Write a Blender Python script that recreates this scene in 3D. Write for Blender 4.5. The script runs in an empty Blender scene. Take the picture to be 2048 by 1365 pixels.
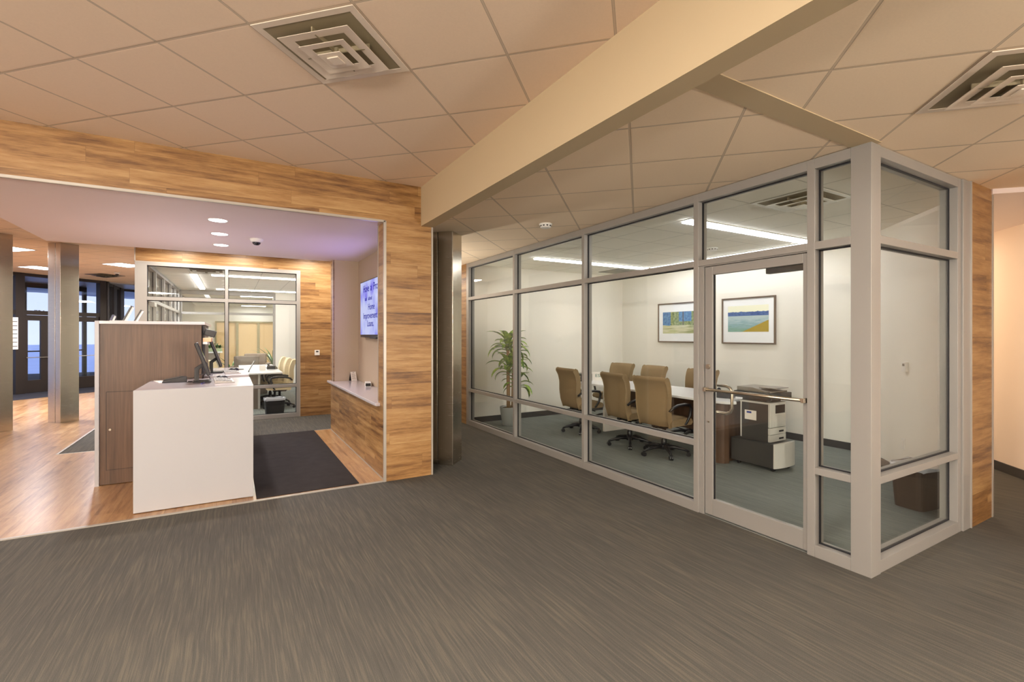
import bpy, math, random
from mathutils import Vector, Matrix
random.seed(4)
sc = bpy.context.scene
C = sc.collection
R = math.radians

# ---------------------------------------------------------------- camera
cam_d = bpy.data.cameras.new('camera')
cam = bpy.data.objects.new('camera', cam_d)
C.objects.link(cam)
cam_d.sensor_width = 36.0
cam_d.lens = 961.4 / 2048 * 36
cam_d.shift_y = -(682.5 - 670.3) / 2048
cam_d.clip_start = 0.05
cam_d.clip_end = 400
cam.location = (0, 0, 1.54)
cam.rotation_euler = (R(90), 0, -0.5269)
sc.camera = cam

# ---------------------------------------------------------------- sky, exposure
sc.view_settings.view_transform = 'Standard'
sc.view_settings.look = 'None'
sc.view_settings.gamma = 1.0
sc.view_settings.use_curve_mapping = False
sc.view_settings.exposure = 0.42
world = bpy.data.worlds.new('dusk_sky')
sc.world = world
world.use_nodes = True
wn = world.node_tree
wn.nodes.clear()
wo = wn.nodes.new('ShaderNodeOutputWorld')
wb = wn.nodes.new('ShaderNodeBackground')
wt = wn.nodes.new('ShaderNodeTexCoord')
ws = wn.nodes.new('ShaderNodeSeparateXYZ')
wr = wn.nodes.new('ShaderNodeValToRGB')
wn.links.new(wt.outputs['Generated'], ws.inputs[0])
wn.links.new(ws.outputs['Z'], wr.inputs[0])
wr.color_ramp.elements[0].position = 0.0
wr.color_ramp.elements[0].color = (0.66, 0.74, 1.0, 1)
wr.color_ramp.elements[1].position = 0.5
wr.color_ramp.elements[1].color = (0.30, 0.42, 0.85, 1)
wn.links.new(wr.outputs[0], wb.inputs[0])
wb.inputs[1].default_value = 1.0
wn.links.new(wb.outputs[0], wo.inputs[0])
cy = sc.cycles
cy.max_bounces = 10
cy.diffuse_bounces = 8
cy.glossy_bounces = 4
cy.transparent_max_bounces = 24
cy.sample_clamp_indirect = 4.0
cy.caustics_reflective = False
cy.caustics_refractive = False

WARM = (1.0, 0.72, 0.47)
WHITE = (1.0, 0.93, 0.82)

def area(name, loc, sx, sy, power, color, rot=(0, 0, 0)):
    d = bpy.data.lights.new(name, 'AREA')
    d.shape = 'RECTANGLE'; d.size = sx; d.size_y = sy
    d.energy = power; d.color = color
    o = bpy.data.objects.new(name, d); C.objects.link(o)
    o.location = loc; o.rotation_euler = rot
    return o

def spot(name, loc, power, color, angle=110, blend=0.7, r=0.07):
    d = bpy.data.lights.new(name, 'SPOT')
    d.spot_size = R(angle); d.spot_blend = blend
    d.energy = power; d.color = color; d.shadow_soft_size = r
    o = bpy.data.objects.new(name, d); C.objects.link(o)
    o.location = loc
    return o

# lamps of the recessed fixtures built further down; a few have no fixture
LOBBY_LAMPS = [(-1.9, 1.0), (-0.5, 0.6), (-2.4, -2.6), (-3.6, 3.7)]  # unseen ceiling lights, placed to light the lobby
LOW_LAMPS = [(2.45, -0.25), (5.4, -0.35), (3.2, -3.4)]  # unseen too, placed to light the low side
for x, y in LOBBY_LAMPS:
    area('lobby_lamp', (x, y, 3.12), 0.9, 0.9, 10 if x < -3 else 62, (1.0, 0.92, 0.82), (0, 0, R(45)))
for x, y in LOW_LAMPS:
    area('low_ceiling_lamp', (x, y, 2.74), 0.5, 0.5, 28, (1.0, 0.92, 0.82), (0, 0, R(45)))
for x, y in ((7.9, 2.9), (9.0, 4.2)):
    area('corridor_lamp', (x, y, 2.70), 0.35, 0.35, 19, (1.0, 0.80, 0.54))
area('corridor_front_lamp', (6.35, -0.15, 2.74), 0.3, 0.3, 9, (1.0, 0.90, 0.78))
for y in (5.874, 6.661, 7.473):
    spot('downlight_lamp', (-0.13, y, 2.70), 62, (1.0, 0.96, 0.94), 125, 0.8)
for x in (-0.75, 0.15, 1.3):
    spot('wall_wash_lamp', (x, 9.2, 3.10), 62, (1.0, 0.92, 0.80), 168, 0.5)
for x, y, p in ((-2.2, 14.05, 170), (-4.0, 15.6, 48), (-3.9, 12.4, 150), (-4.6, 8.3, 45), (-4.2, 5.8, 22)):
    area('lobby_troffer_lamp', (x, y, 3.12), 0.55, 0.55, p * 1.0, (0.97, 0.95, 1.0))
area('hallway_lamp', (2.7, 9.5, 2.72), 0.5, 0.5, 30, (1.0, 0.90, 0.78))
area('office_lamp', (-0.2, 12.8, 2.70), 1.6, 3.2, 8, (1.0, 0.93, 0.84))
area('office_rear_lamp', (0.6, 17.3, 2.72), 0.9, 0.5, 55, (1.0, 0.90, 0.76))
area('office_rear_lamp', (0.7, 20.5, 2.72), 0.9, 0.5, 75, (1.0, 0.90, 0.76))

# fill globes added behind the viewer, out of view, to brighten the ceiling
FILL_GLOBES = [(-3.3, -1.5, 2.1), (-3.6, -3.6, 2.1), (-5.2, -0.2, 2.1), (3.0, -4.4, 1.5)]
for x, y, z in FILL_GLOBES:
    d = bpy.data.lights.new('fill_globe_lamp', 'POINT'); d.energy = 620 if x > 1.9 else 540; d.color = (1.0, 0.91, 0.80); d.shadow_soft_size = 0.16
    o = bpy.data.objects.new('fill_globe_lamp', d); C.objects.link(o); o.location = (x, y, z)

# added uplight, unseen behind the pier, to brighten the low ceiling
area('hall_fill_lamp', (2.02, 7.1, 1.53), 0.10, 0.10, 28, (1.0, 0.92, 0.80), (R(180), 0, 0))

# light given off by the lit screen in the niche
area('screen_glow', (1.70, 6.86, 1.94), 0.8, 1.4, 7, (0.50, 0.36, 1.0), (0, R(90), 0))

# ---------------------------------------------------------------- materials
def lin(c):
    return tuple((v / 255 / 12.92 if v / 255 <= 0.04045 else ((v / 255 + 0.055) / 1.055) ** 2.4) for v in c)

def rgba(c):
    return (*lin(c), 1)

class NT:
    def __init__(s, name):
        s.m = bpy.data.materials.new(name); s.m.use_nodes = True
        s.t = s.m.node_tree; s.t.nodes.clear()
        s.out = s.t.nodes.new('ShaderNodeOutputMaterial')
    def n(s, typ, **kw):
        nd = s.t.nodes.new(typ)
        for k, v in kw.items():
            setattr(nd, k, v)
        return nd
    def l(s, a, b):
        s.t.links.new(a, b)
    def put(s, sock, v):
        if hasattr(v, 'node'):
            s.l(v, sock)
        else:
            sock.default_value = v
    def math(s, op, a, b=0.0, c=None):
        nd = s.n('ShaderNodeMath', operation=op)
        s.put(nd.inputs[0], a); s.put(nd.inputs[1], b)
        if c is not None: s.put(nd.inputs[2], c)
        return nd.outputs[0]
    def xyz(s, x, y, z=0.0):
        nd = s.n('ShaderNodeCombineXYZ')
        s.put(nd.inputs[0], x); s.put(nd.inputs[1], y); s.put(nd.inputs[2], z)
        return nd.outputs[0]
    def noise(s, vec, scale=5.0, detail=3.0, rough=0.5):
        nd = s.n('ShaderNodeTexNoise')
        s.put(nd.inputs['Vector'], vec); nd.inputs['Scale'].default_value = scale
        nd.inputs['Detail'].default_value = detail; nd.inputs['Roughness'].default_value = rough
        return nd.outputs['Fac']
    def white(s, vec):
        nd = s.n('ShaderNodeTexWhiteNoise', noise_dimensions='3D')
        s.put(nd.inputs['Vector'], vec)
        return nd.outputs['Value']
    def ramp(s, fac, stops):
        nd = s.n('ShaderNodeValToRGB')
        s.put(nd.inputs[0], fac)
        cr = nd.color_ramp
        while len(cr.elements) < len(stops): cr.elements.new(0.5)
        for e, (p, c) in zip(cr.elements, stops):
            e.position = p; e.color = rgba(c) if len(c) == 3 else c
        return nd.outputs[0]
    def mix(s, fac, a, b, mode='MIX'):
        nd = s.n('ShaderNodeMix', data_type='RGBA', blend_type=mode)
        s.put(nd.inputs[0], fac); s.put(nd.inputs[6], a); s.put(nd.inputs[7], b)
        return nd.outputs[2]
    def obj(s):
        tc = s.n('ShaderNodeTexCoord'); sp = s.n('ShaderNodeSeparateXYZ')
        s.l(tc.outputs['Object'], sp.inputs[0])
        return sp.outputs[0], sp.outputs[1], sp.outputs[2], tc.outputs['Object']
    def bsdf(s, color, rough=0.5, metal=0.0, coat=0.0, bump=None, bstr=0.1, bdist=0.002, spec=0.5):
        b = s.n('ShaderNodeBsdfPrincipled')
        s.put(b.inputs['Base Color'], color); s.put(b.inputs['Roughness'], rough)
        b.inputs['Metallic'].default_value = metal
        b.inputs['Coat Weight'].default_value = coat
        b.inputs['Coat Roughness'].default_value = 0.08
        b.inputs['Specular IOR Level'].default_value = spec
        if bump is not None:
            bn = s.n('ShaderNodeBump'); bn.inputs['Strength'].default_value = bstr
            bn.inputs['Distance'].default_value = bdist
            s.put(bn.inputs['Height'], bump); s.l(bn.outputs[0], b.inputs['Normal'])
        s.l(b.outputs[0], s.out.inputs[0])
        return b

def plain(name, c, rough=0.5, metal=0.0, coat=0.0, var=0.0, vs=20.0, spec=0.5, bump=0.0):
    t = NT(name)
    col = rgba(c)
    if var or bump:
        _, _, _, o = t.obj()
        nz = t.noise(o, vs, 4.0)
        if var:
            f = t.math('MULTIPLY_ADD', nz, 2 * var, 1 - var)
            col = t.mix(1.0, rgba(c), t.xyz(f, f, f), 'MULTIPLY')
    t.bsdf(col, rough, metal, coat, bump=nz if bump else None, bstr=bump, spec=spec)
    return t.m

def emit(name, c, strength):
    t = NT(name)
    e = t.n('ShaderNodeEmission'); e.inputs[0].default_value = (*c, 1); e.inputs[1].default_value = strength
    t.l(e.outputs[0], t.out.inputs[0])
    return t.m

def planks(name, ua, va, length, height, stops, rough=0.45, coat=0.0, seam=0.0012, dark=0.55, streak=0.8):
    """boards running along axis ua, stacked along axis va"""
    t = NT(name)
    ax = dict(zip('xyz', t.obj()[:3]))
    u, v = ax[ua], ax[va]
    vr = t.math('DIVIDE', v, height)
    row = t.math('FLOOR', vr)
    off = t.white(t.xyz(row, 3.3, 1.7))
    ur = t.math('ADD', t.math('DIVIDE', u, length), t.math('MULTIPLY', off, 7.0))
    col = t.math('FLOOR', ur)
    rid = t.white(t.xyz(row, col, 9.1))
    rid2 = t.white(t.xyz(col, row, 4.2))
    # grain: noise stretched along the board, shifted for each board
    gv = t.xyz(t.math('ADD', t.math('MULTIPLY', u, 1.6), t.math('MULTIPLY', rid, 50.0)),
               t.math('ADD', t.math('MULTIPLY', v, 16.0), t.math('MULTIPLY', rid2, 50.0)), 0.0)
    g1 = t.noise(gv, 1.2, 6.0, 0.62)
    g2 = t.noise(gv, 6.0, 5.0, 0.7)
    fac = t.math('ADD', t.math('MULTIPLY', g1, 0.75), t.math('MULTIPLY', g2, 0.25))
    fac = t.math('ADD', fac, t.math('MULTIPLY', t.math('SUBTRACT', rid, 0.5), 0.16))
    base = t.ramp(fac, stops)
    # narrow heartwood streaks on some boards only
    sv = t.xyz(t.math('ADD', t.math('MULTIPLY', u, 0.7), t.math('MULTIPLY', rid, 31.0)),
               t.math('ADD', t.math('MULTIPLY', v, 11.0), t.math('MULTIPLY', rid2, 17.0)), 4.0)
    sn = t.noise(sv, 1.1, 3.0, 0.5)
    sm = t.math('MULTIPLY', t.math('SUBTRACT', sn, 0.60), 11.0)
    sm = t.math('MINIMUM', t.math('MAXIMUM', sm, 0.0), 1.0)
    sel = t.math('GREATER_THAN', rid2, 0.42)
    sm = t.math('MULTIPLY', t.math('MULTIPLY', sm, sel), streak)
    base = t.mix(sm, base, t.mix(1.0, base, (dark, dark * 0.82, dark * 0.72, 1), 'MULTIPLY'))
    fu = t.math('FRACT', ur); fv = t.math('FRACT', vr)
    eu = t.math('MULTIPLY', t.math('MINIMUM', fu, t.math('SUBTRACT', 1.0, fu)), length)
    ev = t.math('MULTIPLY', t.math('MINIMUM', fv, t.math('SUBTRACT', 1.0, fv)), height)
    sd = t.math('LESS_THAN', t.math('MINIMUM', eu, ev), seam)
    base = t.mix(t.math('MULTIPLY', sd, 0.55), base, rgba((92, 62, 34)))
    t.bsdf(base, rough, 0, coat, bump=g2, bstr=0.06)
    return t.m

WOOD_STOPS = [(0.28, (78, 48, 25)), (0.40, (122, 86, 48)), (0.52, (153, 114, 68)), (0.70, (178, 143, 96))]
M = {}
M['wood_x'] = planks('maple_planks_on_wall', 'x', 'z', 1.22, 0.127, WOOD_STOPS, 0.42)
M['wood_y'] = planks('maple_planks_on_side_wall', 'y', 'z', 1.22, 0.127, WOOD_STOPS, 0.42)
M['wood_floor'] = planks('maple_floor_boards', 'y', 'x', 1.22, 0.127,
                         [(0.28, (110, 74, 44)), (0.42, (152, 112, 74)), (0.55, (172, 133, 92)), (0.75, (194, 162, 122))], 0.28, 0.0)

def ceiling_tiles(name, phi, oi, oj, c=(236, 214, 192), size=0.6096, w=0.012, linec=0.72):
    t = NT(name)
    x, y, z, o = t.obj()
    cs, sn = math.cos(phi), math.sin(phi)
    i = t.math('SUBTRACT', t.math('DIVIDE', t.math('SUBTRACT', t.math('MULTIPLY', x, cs), t.math('MULTIPLY', y, sn)), size), oi)
    j = t.math('SUBTRACT', t.math('DIVIDE', t.math('ADD', t.math('MULTIPLY', x, sn), t.math('MULTIPLY', y, cs)), size), oj)
    def edge(k):
        f = t.math('FRACT', k)
        return t.math('MULTIPLY', t.math('MINIMUM', f, t.math('SUBTRACT', 1.0, f)), size)
    e = t.math('MINIMUM', edge(i), edge(j))
    tee = t.math('LESS_THAN', e, w * 0.42)
    gap = t.math('LESS_THAN', e, w * 0.62)
    speck = t.noise(o, 90.0, 3.0, 0.7)
    f = t.math('MULTIPLY_ADD', speck, 0.10, 0.95)
    tile = t.mix(1.0, rgba(c), t.xyz(f, f, f), 'MULTIPLY')
    col = t.mix(gap, tile, rgba(tuple(int(v * linec) for v in c)))
    col = t.mix(tee, col, rgba(tuple(int(v * 0.86) for v in c)))
    h = t.math('ADD', t.math('MULTIPLY', speck, 0.15), t.math('MINIMUM', t.math('MULTIPLY', e, 60.0), 1.0))
    t.bsdf(col, 0.9, bump=h, bstr=0.25, bdist=0.004, spec=0.2)
    return t.m
M['tile_lobby'] = ceiling_tiles('lobby_ceiling_tiles', R(45), -0.2, 0.37)
M['tile_low'] = ceiling_tiles('low_ceiling_tiles', R(45), -0.09, 0.82, c=(242, 222, 196))
M['tile_right'] = ceiling_tiles('right_ceiling_tiles', R(45), 0.41, 0.15, c=(242, 222, 196))
M['tile_room'] = ceiling_tiles('room_ceiling_tiles', 0.0, 4.165 / 0.6096, 2.15 / 0.6096, c=(244, 241, 232), w=0.009)

def carpet(name, ca, cb, cc):
    t = NT(name)
    x, y, z, o = t.obj()
    wob = t.math('MULTIPLY', t.noise(o, 1.6, 2.0), 0.03)
    xv = t.math('ADD', x, wob)
    fine = t.noise(t.xyz(t.math('MULTIPLY', xv, 150.0), t.math('MULTIPLY', y, 3.4), 0), 1.0, 3.0, 0.6)
    med = t.noise(t.xyz(t.math('MULTIPLY', xv, 60.0), t.math('MULTIPLY', y, 1.6), 5.0), 1.0, 4.0, 0.6)
    patch = t.noise(o, 1.3, 3.0)
    f = t.math('ADD', t.math('MULTIPLY', fine, 0.5), t.math('MULTIPLY', med, 0.5))
    f = t.math('ADD', f, t.math('MULTIPLY', t.math('SUBTRACT', patch, 0.5), 0.18))
    col = t.ramp(f, [(0.33, ca), (0.5, cb), (0.62, cc)])
    pile = t.noise(o, 260.0, 2.0)
    pf = t.math('MULTIPLY_ADD', pile, 0.7, 0.65)
    col = t.mix(1.0, col, t.xyz(pf, pf, pf), 'MULTIPLY')
    t.bsdf(col, 0.95, bump=t.math('ADD', fine, pile), bstr=0.35, bdist=0.004, spec=0.15)
    return t.m
M['carpet'] = carpet('striped_grey_carpet', (72, 71, 68), (82, 80, 76), (97, 93, 84))
M['carpet_room'] = carpet('grey_green_room_carpet', (106, 110, 108), (120, 124, 121), (134, 138, 132))
M['mat'] = plain('black_mat_pile', (46, 42, 42), 0.95, var=0.35, vs=9, spec=0.15, bump=0.3)
M['doormat'] = plain('dark_entry_carpet', (52, 52, 58), 0.95, var=0.2, vs=30, spec=0.1)
M['cream'] = plain('cream_wall_paint', (234, 230, 221), 0.7, var=0.015, vs=3, spec=0.3)
M['soffit'] = plain('soffit_paint', (238, 226, 224), 0.55, var=0.01, vs=3, spec=0.35)
M['beam'] = plain('beam_paint', (186, 168, 138), 0.6, var=0.01, vs=3, spec=0.3)
M['taupe'] = plain('taupe_wall_paint', (176, 158, 138), 0.7, var=0.04, vs=60, spec=0.3)
M['rubber'] = plain('dark_rubber_base', (66, 64, 64), 0.6, spec=0.3)
M['alu'] = plain('painted_aluminium', (152, 149, 145), 0.42, 0.25, var=0.02, vs=5)
M['alu_bright'] = plain('satin_trim', (176, 170, 162), 0.35, 0.4)
M['gasket'] = plain('black_gasket', (18, 18, 24), 0.6)
M['bronze'] = plain('dark_bronze_frame', (44, 36, 32), 0.4, 0.3)
M['white_top'] = plain('white_solid_surface', (194, 187, 190), 0.16, coat=0.2, var=0.01, vs=40)
M['white_side'] = plain('white_laminate_panel', (172, 171, 175), 0.35, var=0.005, vs=3)
M['white'] = plain('white_plastic', (228, 226, 222), 0.4)
M['table_white'] = plain('white_tabletop', (236, 236, 238), 0.25, coat=0.1)
M['black'] = plain('black_plastic', (24, 22, 26), 0.35)
M['blackm'] = plain('black_matte', (20, 20, 22), 0.7)
M['charcoal'] = plain('charcoal_plastic', (62, 60, 58), 0.45, var=0.02, vs=4)
M['grey_pl'] = plain('light_grey_plastic', (206, 204, 198), 0.45)
M['chrome'] = plain('chrome_metal', (205, 200, 195), 0.18, 1.0)
M['satin'] = plain('satin_metal', (190, 178, 160), 0.3, 1.0)
M['vent'] = plain('vent_enamel', (226, 212, 196), 0.35, spec=0.4)
M['ventw'] = plain('white_vent_enamel', (222, 220, 212), 0.3, spec=0.5)
M['duct'] = plain('vent_shade_tone', (140, 128, 102), 0.7)  # darker tone for the shade inside the vents
M['pot'] = plain('grey_ceramic_pot', (158, 162, 160), 0.35, coat=0.1)
M['soil'] = plain('potting_moss', (120, 98, 66), 0.95, var=0.4, vs=60, bump=0.6)
M['bark'] = plain('cane_bark', (158, 124, 84), 0.85, var=0.25, vs=40, bump=0.4)
M['glossblack'] = plain('screen_glass', (14, 14, 22), 0.08)
M['keys'] = plain('keyboard_keys', (120, 116, 112), 0.5)
M['key_case'] = plain('keyboard_case', (172, 166, 160), 0.5)
M['paper'] = plain('paper_white', (236, 230, 222), 0.6)
M['liner'] = plain('clear_bag_plastic', (204, 206, 214), 0.2, coat=0.4)
M['brownbin'] = plain('brown_bin_plastic', (72, 56, 46), 0.5)
M['lounge'] = plain('taupe_upholstery', (120, 104, 92), 0.9, var=0.1, vs=80)
M['picframe'] = plain('pewter_picture_frame', (120, 104, 92), 0.3, 0.7)
M['matboard'] = plain('white_mat_board', (238, 240, 242), 0.6)
M['doorpanel'] = plain('maple_door_veneer', (222, 188, 138), 0.5, var=0.05, vs=8)
M['doorframe'] = plain('olive_door_frame', (150, 138, 100), 0.5)

def brown_laminate(name, ua, c0=(66, 45, 31), c1=(98, 72, 53)):
    t = NT(name)
    ax = dict(zip('xyz', t.obj()[:3]))
    v = t.xyz(t.math('MULTIPLY', ax[ua], 60.0), t.math('MULTIPLY', ax['z'], 1.8), 0)
    a = t.noise(v, 1.0, 4.0, 0.6)
    b = t.noise(t.xyz(t.math('MULTIPLY', ax[ua], 9.0), t.math('MULTIPLY', ax['z'], 0.5), 2), 1.0, 2.0)
    f = t.math('ADD', t.math('MULTIPLY', a, 0.6), t.math('MULTIPLY', b, 0.4))
    t.bsdf(t.ramp(f, [(0.33, c0), (0.66, c1)]), 0.45)
    return t.m
M['brown_x'] = brown_laminate('walnut_laminate', 'x')
M['brown_y'] = brown_laminate('walnut_laminate_side', 'y')
M['grey_lam'] = brown_laminate('grey_oak_laminate', 'x', (128, 116, 106), (150, 138, 126))

def fabric(name, c):
    t = NT(name)
    x, y, z, o = t.obj()
    w = t.noise(t.xyz(t.math('MULTIPLY', y, 320.0), t.math('MULTIPLY', z, 60.0), x), 1.0, 2.0, 0.6)
    w2 = t.noise(o, 420.0, 2.0)
    f = t.math('MULTIPLY_ADD', t.math('ADD', w, w2), 0.22, 0.78)
    t.bsdf(t.mix(1.0, rgba(c), t.xyz(f, f, f), 'MULTIPLY'), 0.9, bump=w, bstr=0.3, bdist=0.002, spec=0.2)
    return t.m
M['beige'] = fabric('beige_chair_fabric', (138, 117, 88))
M['beige_light'] = fabric('pale_chair_fabric', (226, 208, 172))

def steel(name):
    t = NT(name)
    x, y, z, o = t.obj()
    g = t.noise(t.xyz(t.math('MULTIPLY', x, 6.0), t.math('MULTIPLY', y, 6.0), t.math('MULTIPLY', z, 420.0)), 1.0, 3.0, 0.6)
    r = t.math('MULTIPLY_ADD', g, 0.18, 0.15)
    f = t.math('MULTIPLY_ADD', g, 0.2, 0.85)
    t.bsdf(t.mix(1.0, rgba((200, 190, 174)), t.xyz(f, f, f), 'MULTIPLY'), r, 1.0, bump=g, bstr=0.05)
    return t.m
M['steel'] = steel('brushed_stainless')

def glass(name, tint=(0.985, 1.0, 0.99), refl=1.0):
    t = NT(name)
    tr = t.n('ShaderNodeBsdfTransparent'); tr.inputs[0].default_value = (*tint, 1)
    gl = t.n('ShaderNodeBsdfGlossy'); gl.inputs['Roughness'].default_value = 0.0
    ge = t.n('ShaderNodeNewGeometry'); dp = t.n('ShaderNodeVectorMath', operation='DOT_PRODUCT')
    t.l(ge.outputs['Normal'], dp.inputs[0]); t.l(ge.outputs['Incoming'], dp.inputs[1])
    c1 = t.math('SUBTRACT', 1.0, t.math('ABSOLUTE', dp.outputs['Value']))
    fr = t.math('MULTIPLY_ADD', t.math('POWER', c1, 5.0), 0.96, 0.035)   # Schlick reflectance of glass
    mx = t.n('ShaderNodeMixShader')
    t.l(t.math('MULTIPLY', fr, refl), mx.inputs[0])
    t.l(tr.outputs[0], mx.inputs[1]); t.l(gl.outputs[0], mx.inputs[2])
    t.l(mx.outputs[0], t.out.inputs[0])
    return t.m
M['glass'] = glass('clear_float_glass')
M['glass_ext'] = glass('entrance_glass', (0.95, 0.97, 1.0))

def leaf_mat(name, c0, c1):
    t = NT(name)
    x, y, z, o = t.obj()
    f = t.noise(o, 14.0, 2.0)
    b = t.bsdf(t.ramp(f, [(0.35, c0), (0.65, c1)]), 0.4)
    return t.m
M['leaf'] = leaf_mat('glossy_green_leaf', (60, 104, 26), (160, 190, 64))
M['leaf_dark'] = leaf_mat('dark_green_leaf', (26, 62, 24), (66, 118, 44))

M['lamp_white'] = emit('white_lamp_diffuser', (0.93, 0.93, 1.0), 9.0)
M['lamp_room'] = emit('linear_lamp_diffuser', (1.0, 0.975, 0.985), 12.5)
M['lamp_down'] = emit('downlight_lens', (1.0, 0.9, 0.88), 8.0)
t = NT('fill_globe_glow')  # glow of the globes added behind the viewer
tr_ = t.n('ShaderNodeBsdfTransparent'); em_ = t.n('ShaderNodeEmission'); em_.inputs[0].default_value = (1, .86, .7, 1); em_.inputs[1].default_value = 2.5
mx_ = t.n('ShaderNodeMixShader'); mx_.inputs[0].default_value = 0.35
t.l(tr_.outputs[0], mx_.inputs[1]); t.l(em_.outputs[0], mx_.inputs[2]); t.l(mx_.outputs[0], t.out.inputs[0])
M['globe'] = t.m
M['lamp_warm'] = emit('warm_lamp_diffuser', (1.0, 0.86, 0.70), 4.0)

# ---------------------------------------------------------------- mesh helpers
class MB:
    def __init__(s):
        s.v = []; s.f = []
    def add(s, vs, fs):
        b = len(s.v); s.v += [tuple(p) for p in vs]; s.f += [tuple(b + i for i in f) for f in fs]
        return s
    def box(s, x0, x1, y0, y1, z0, z1, mat=None):
        vs = [Vector((x, y, z)) for z in (z0, z1) for y in (y0, y1) for x in (x0, x1)]
        if mat: vs = [mat @ p for p in vs]
        return s.add(vs, [(0, 2, 3, 1), (4, 5, 7, 6), (0, 1, 5, 4), (2, 6, 7, 3), (0, 4, 6, 2), (1, 3, 7, 5)])
    def prism(s, pts, z0, z1):
        n = len(pts)
        vs = [(x, y, z0) for x, y in pts] + [(x, y, z1) for x, y in pts]
        fs = [tuple(range(n))[::-1], tuple(range(n, 2 * n))] + [(i, (i + 1) % n, n + (i + 1) % n, n + i) for i in range(n)]
        return s.add(vs, fs)
    def extr(s, pts, f, a0, a1):
        """polygon pts (p, q) swept from a0 to a1; f(p, q, a) -> xyz"""
        n = len(pts)
        vs = [f(p, q, a0) for p, q in pts] + [f(p, q, a1) for p, q in pts]
        fs = [tuple(range(n))[::-1], tuple(range(n, 2 * n))] + [(i, (i + 1) % n, n + (i + 1) % n, n + i) for i in range(n)]
        return s.add(vs, fs)
    def cyl(s, p0, p1, r0, r1=None, n=20):
        return s.tube([p0, p1], [r0, r0 if r1 is None else r1], n)
    def tube(s, path, r, n=10):
        path = [Vector(p) for p in path]
        rs = r if isinstance(r, (list, tuple)) else [r] * len(path)
        vs = []; fs = []; up = None
        for i, p in enumerate(path):
            if i == 0: d = path[1] - p
            elif i == len(path) - 1: d = p - path[-2]
            else: d = (path[i + 1] - p).normalized() + (p - path[i - 1]).normalized()
            d.normalize()
            if up is None:
                up = Vector((0, 0, 1)) if abs(d.z) < 0.9 else Vector((1, 0, 0))
            a = d.cross(up).normalized(); up2 = a.cross(d).normalized(); up = up2
            for k in range(n):
                t = 2 * math.pi * k / n
                vs.append(p + (a * math.cos(t) + up2 * math.sin(t)) * rs[i])
        m = len(path)
        for i in range(m - 1):
            for k in range(n):
                fs.append((i * n + k, i * n + (k + 1) % n, (i + 1) * n + (k + 1) % n, (i + 1) * n + k))
        fs.append(tuple(range(n))[::-1]); fs.append(tuple((m - 1) * n + k for k in range(n)))
        return s.add(vs, fs)
    def lathe(s, prof, c=(0, 0, 0), n=32, sx=1.0, sy=1.0):
        vs = []; fs = []
        for r, z in prof:
            for k in range(n):
                t = 2 * math.pi * k / n
                vs.append((c[0] + r * math.cos(t) * sx, c[1] + r * math.sin(t) * sy, c[2] + z))
        for i in range(len(prof) - 1):
            for k in range(n):
                fs.append((i * n + k, i * n + (k + 1) % n, (i + 1) * n + (k + 1) % n, (i + 1) * n + k))
        if prof[0][0] > 1e-6: fs.append(tuple(range(n))[::-1])
        if prof[-1][0] > 1e-6: fs.append(tuple((len(prof) - 1) * n + k for k in range(n)))
        return s.add(vs, fs)
    def build(s, name, mat, parent=None, bevel=0.0, smooth=False, seg=2):
        me = bpy.data.meshes.new(name)
        me.from_pydata(s.v, [], s.f)
        me.materials.append(M[mat] if isinstance(mat, str) else mat)
        me.update()
        if smooth:
            for p in me.polygons: p.use_smooth = True
        o = bpy.data.objects.new(name, me); C.objects.link(o)
        if parent is not None:
            o.parent = parent
            root = parent
            while root.parent is not None: root = root.parent
            if parent.get('_w'):
                o.location = -Vector(parent.location)
                o['_w0'] = 1
        if bevel:
            b = o.modifiers.new('bevel', 'BEVEL'); b.width = bevel; b.segments = seg
            b.limit_method = 'ANGLE'; b.angle_limit = R(40)
            if smooth is False and seg > 1:
                for p in me.polygons: p.use_smooth = True
                w = o.modifiers.new('wn', 'WEIGHTED_NORMAL'); w.keep_sharp = False
        return o

def tag(o, label, cat, group=None, kind=None):
    o['label'] = label; o['category'] = cat
    if group: o['group'] = group
    if kind: o['kind'] = kind
    return o

def thing(name, label, cat, loc=(0, 0, 0), rz=0.0, group=None, kind=None, world=False):
    """an Empty at the thing's base; world=True: its parts are given in world coordinates"""
    o = bpy.data.objects.new(name, None); C.objects.link(o)
    o.location = loc; o.rotation_euler = (0, 0, rz); o.empty_display_size = 0.1
    if world: o['_w'] = 1
    return tag(o, label, cat, group, kind)

KIDS = {}
def kids(o):
    return [c for c in bpy.data.objects if c.parent == o]

def copy_tree(o, parent=None):
    c = o.copy(); C.objects.link(c)
    if parent is not None: c.parent = parent
    for ch in kids(o): copy_tree(ch, c)
    return c

def place(src, label, loc, rz, group=None):
    c = copy_tree(src)
    c['label'] = label; c.location = loc; c.rotation_euler = (0, 0, rz)
    if group: c['group'] = group
    return c

def text(name, body, size, mat, parent, mw, align='LEFT', sx=1.0, extrude=0.0008):
    cu = bpy.data.curves.new(name, 'FONT')
    cu.body = body; cu.size = size; cu.align_x = align; cu.extrude = extrude
    cu.materials.append(M[mat] if isinstance(mat, str) else mat)
    o = bpy.data.objects.new(name, cu); C.objects.link(o)
    bpy.context.view_layer.update()
    me = bpy.data.meshes.new_from_object(o.evaluated_get(bpy.context.evaluated_depsgraph_get()))
    bpy.data.objects.remove(o)
    o = bpy.data.objects.new(name, me); C.objects.link(o); o.parent = parent
    m = mw @ Matrix.Diagonal((sx, 1, 1, 1))
    if parent.get('_w'): m = Matrix.Translation(-Vector(parent.location)) @ m
    o.matrix_basis = m
    return o

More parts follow.
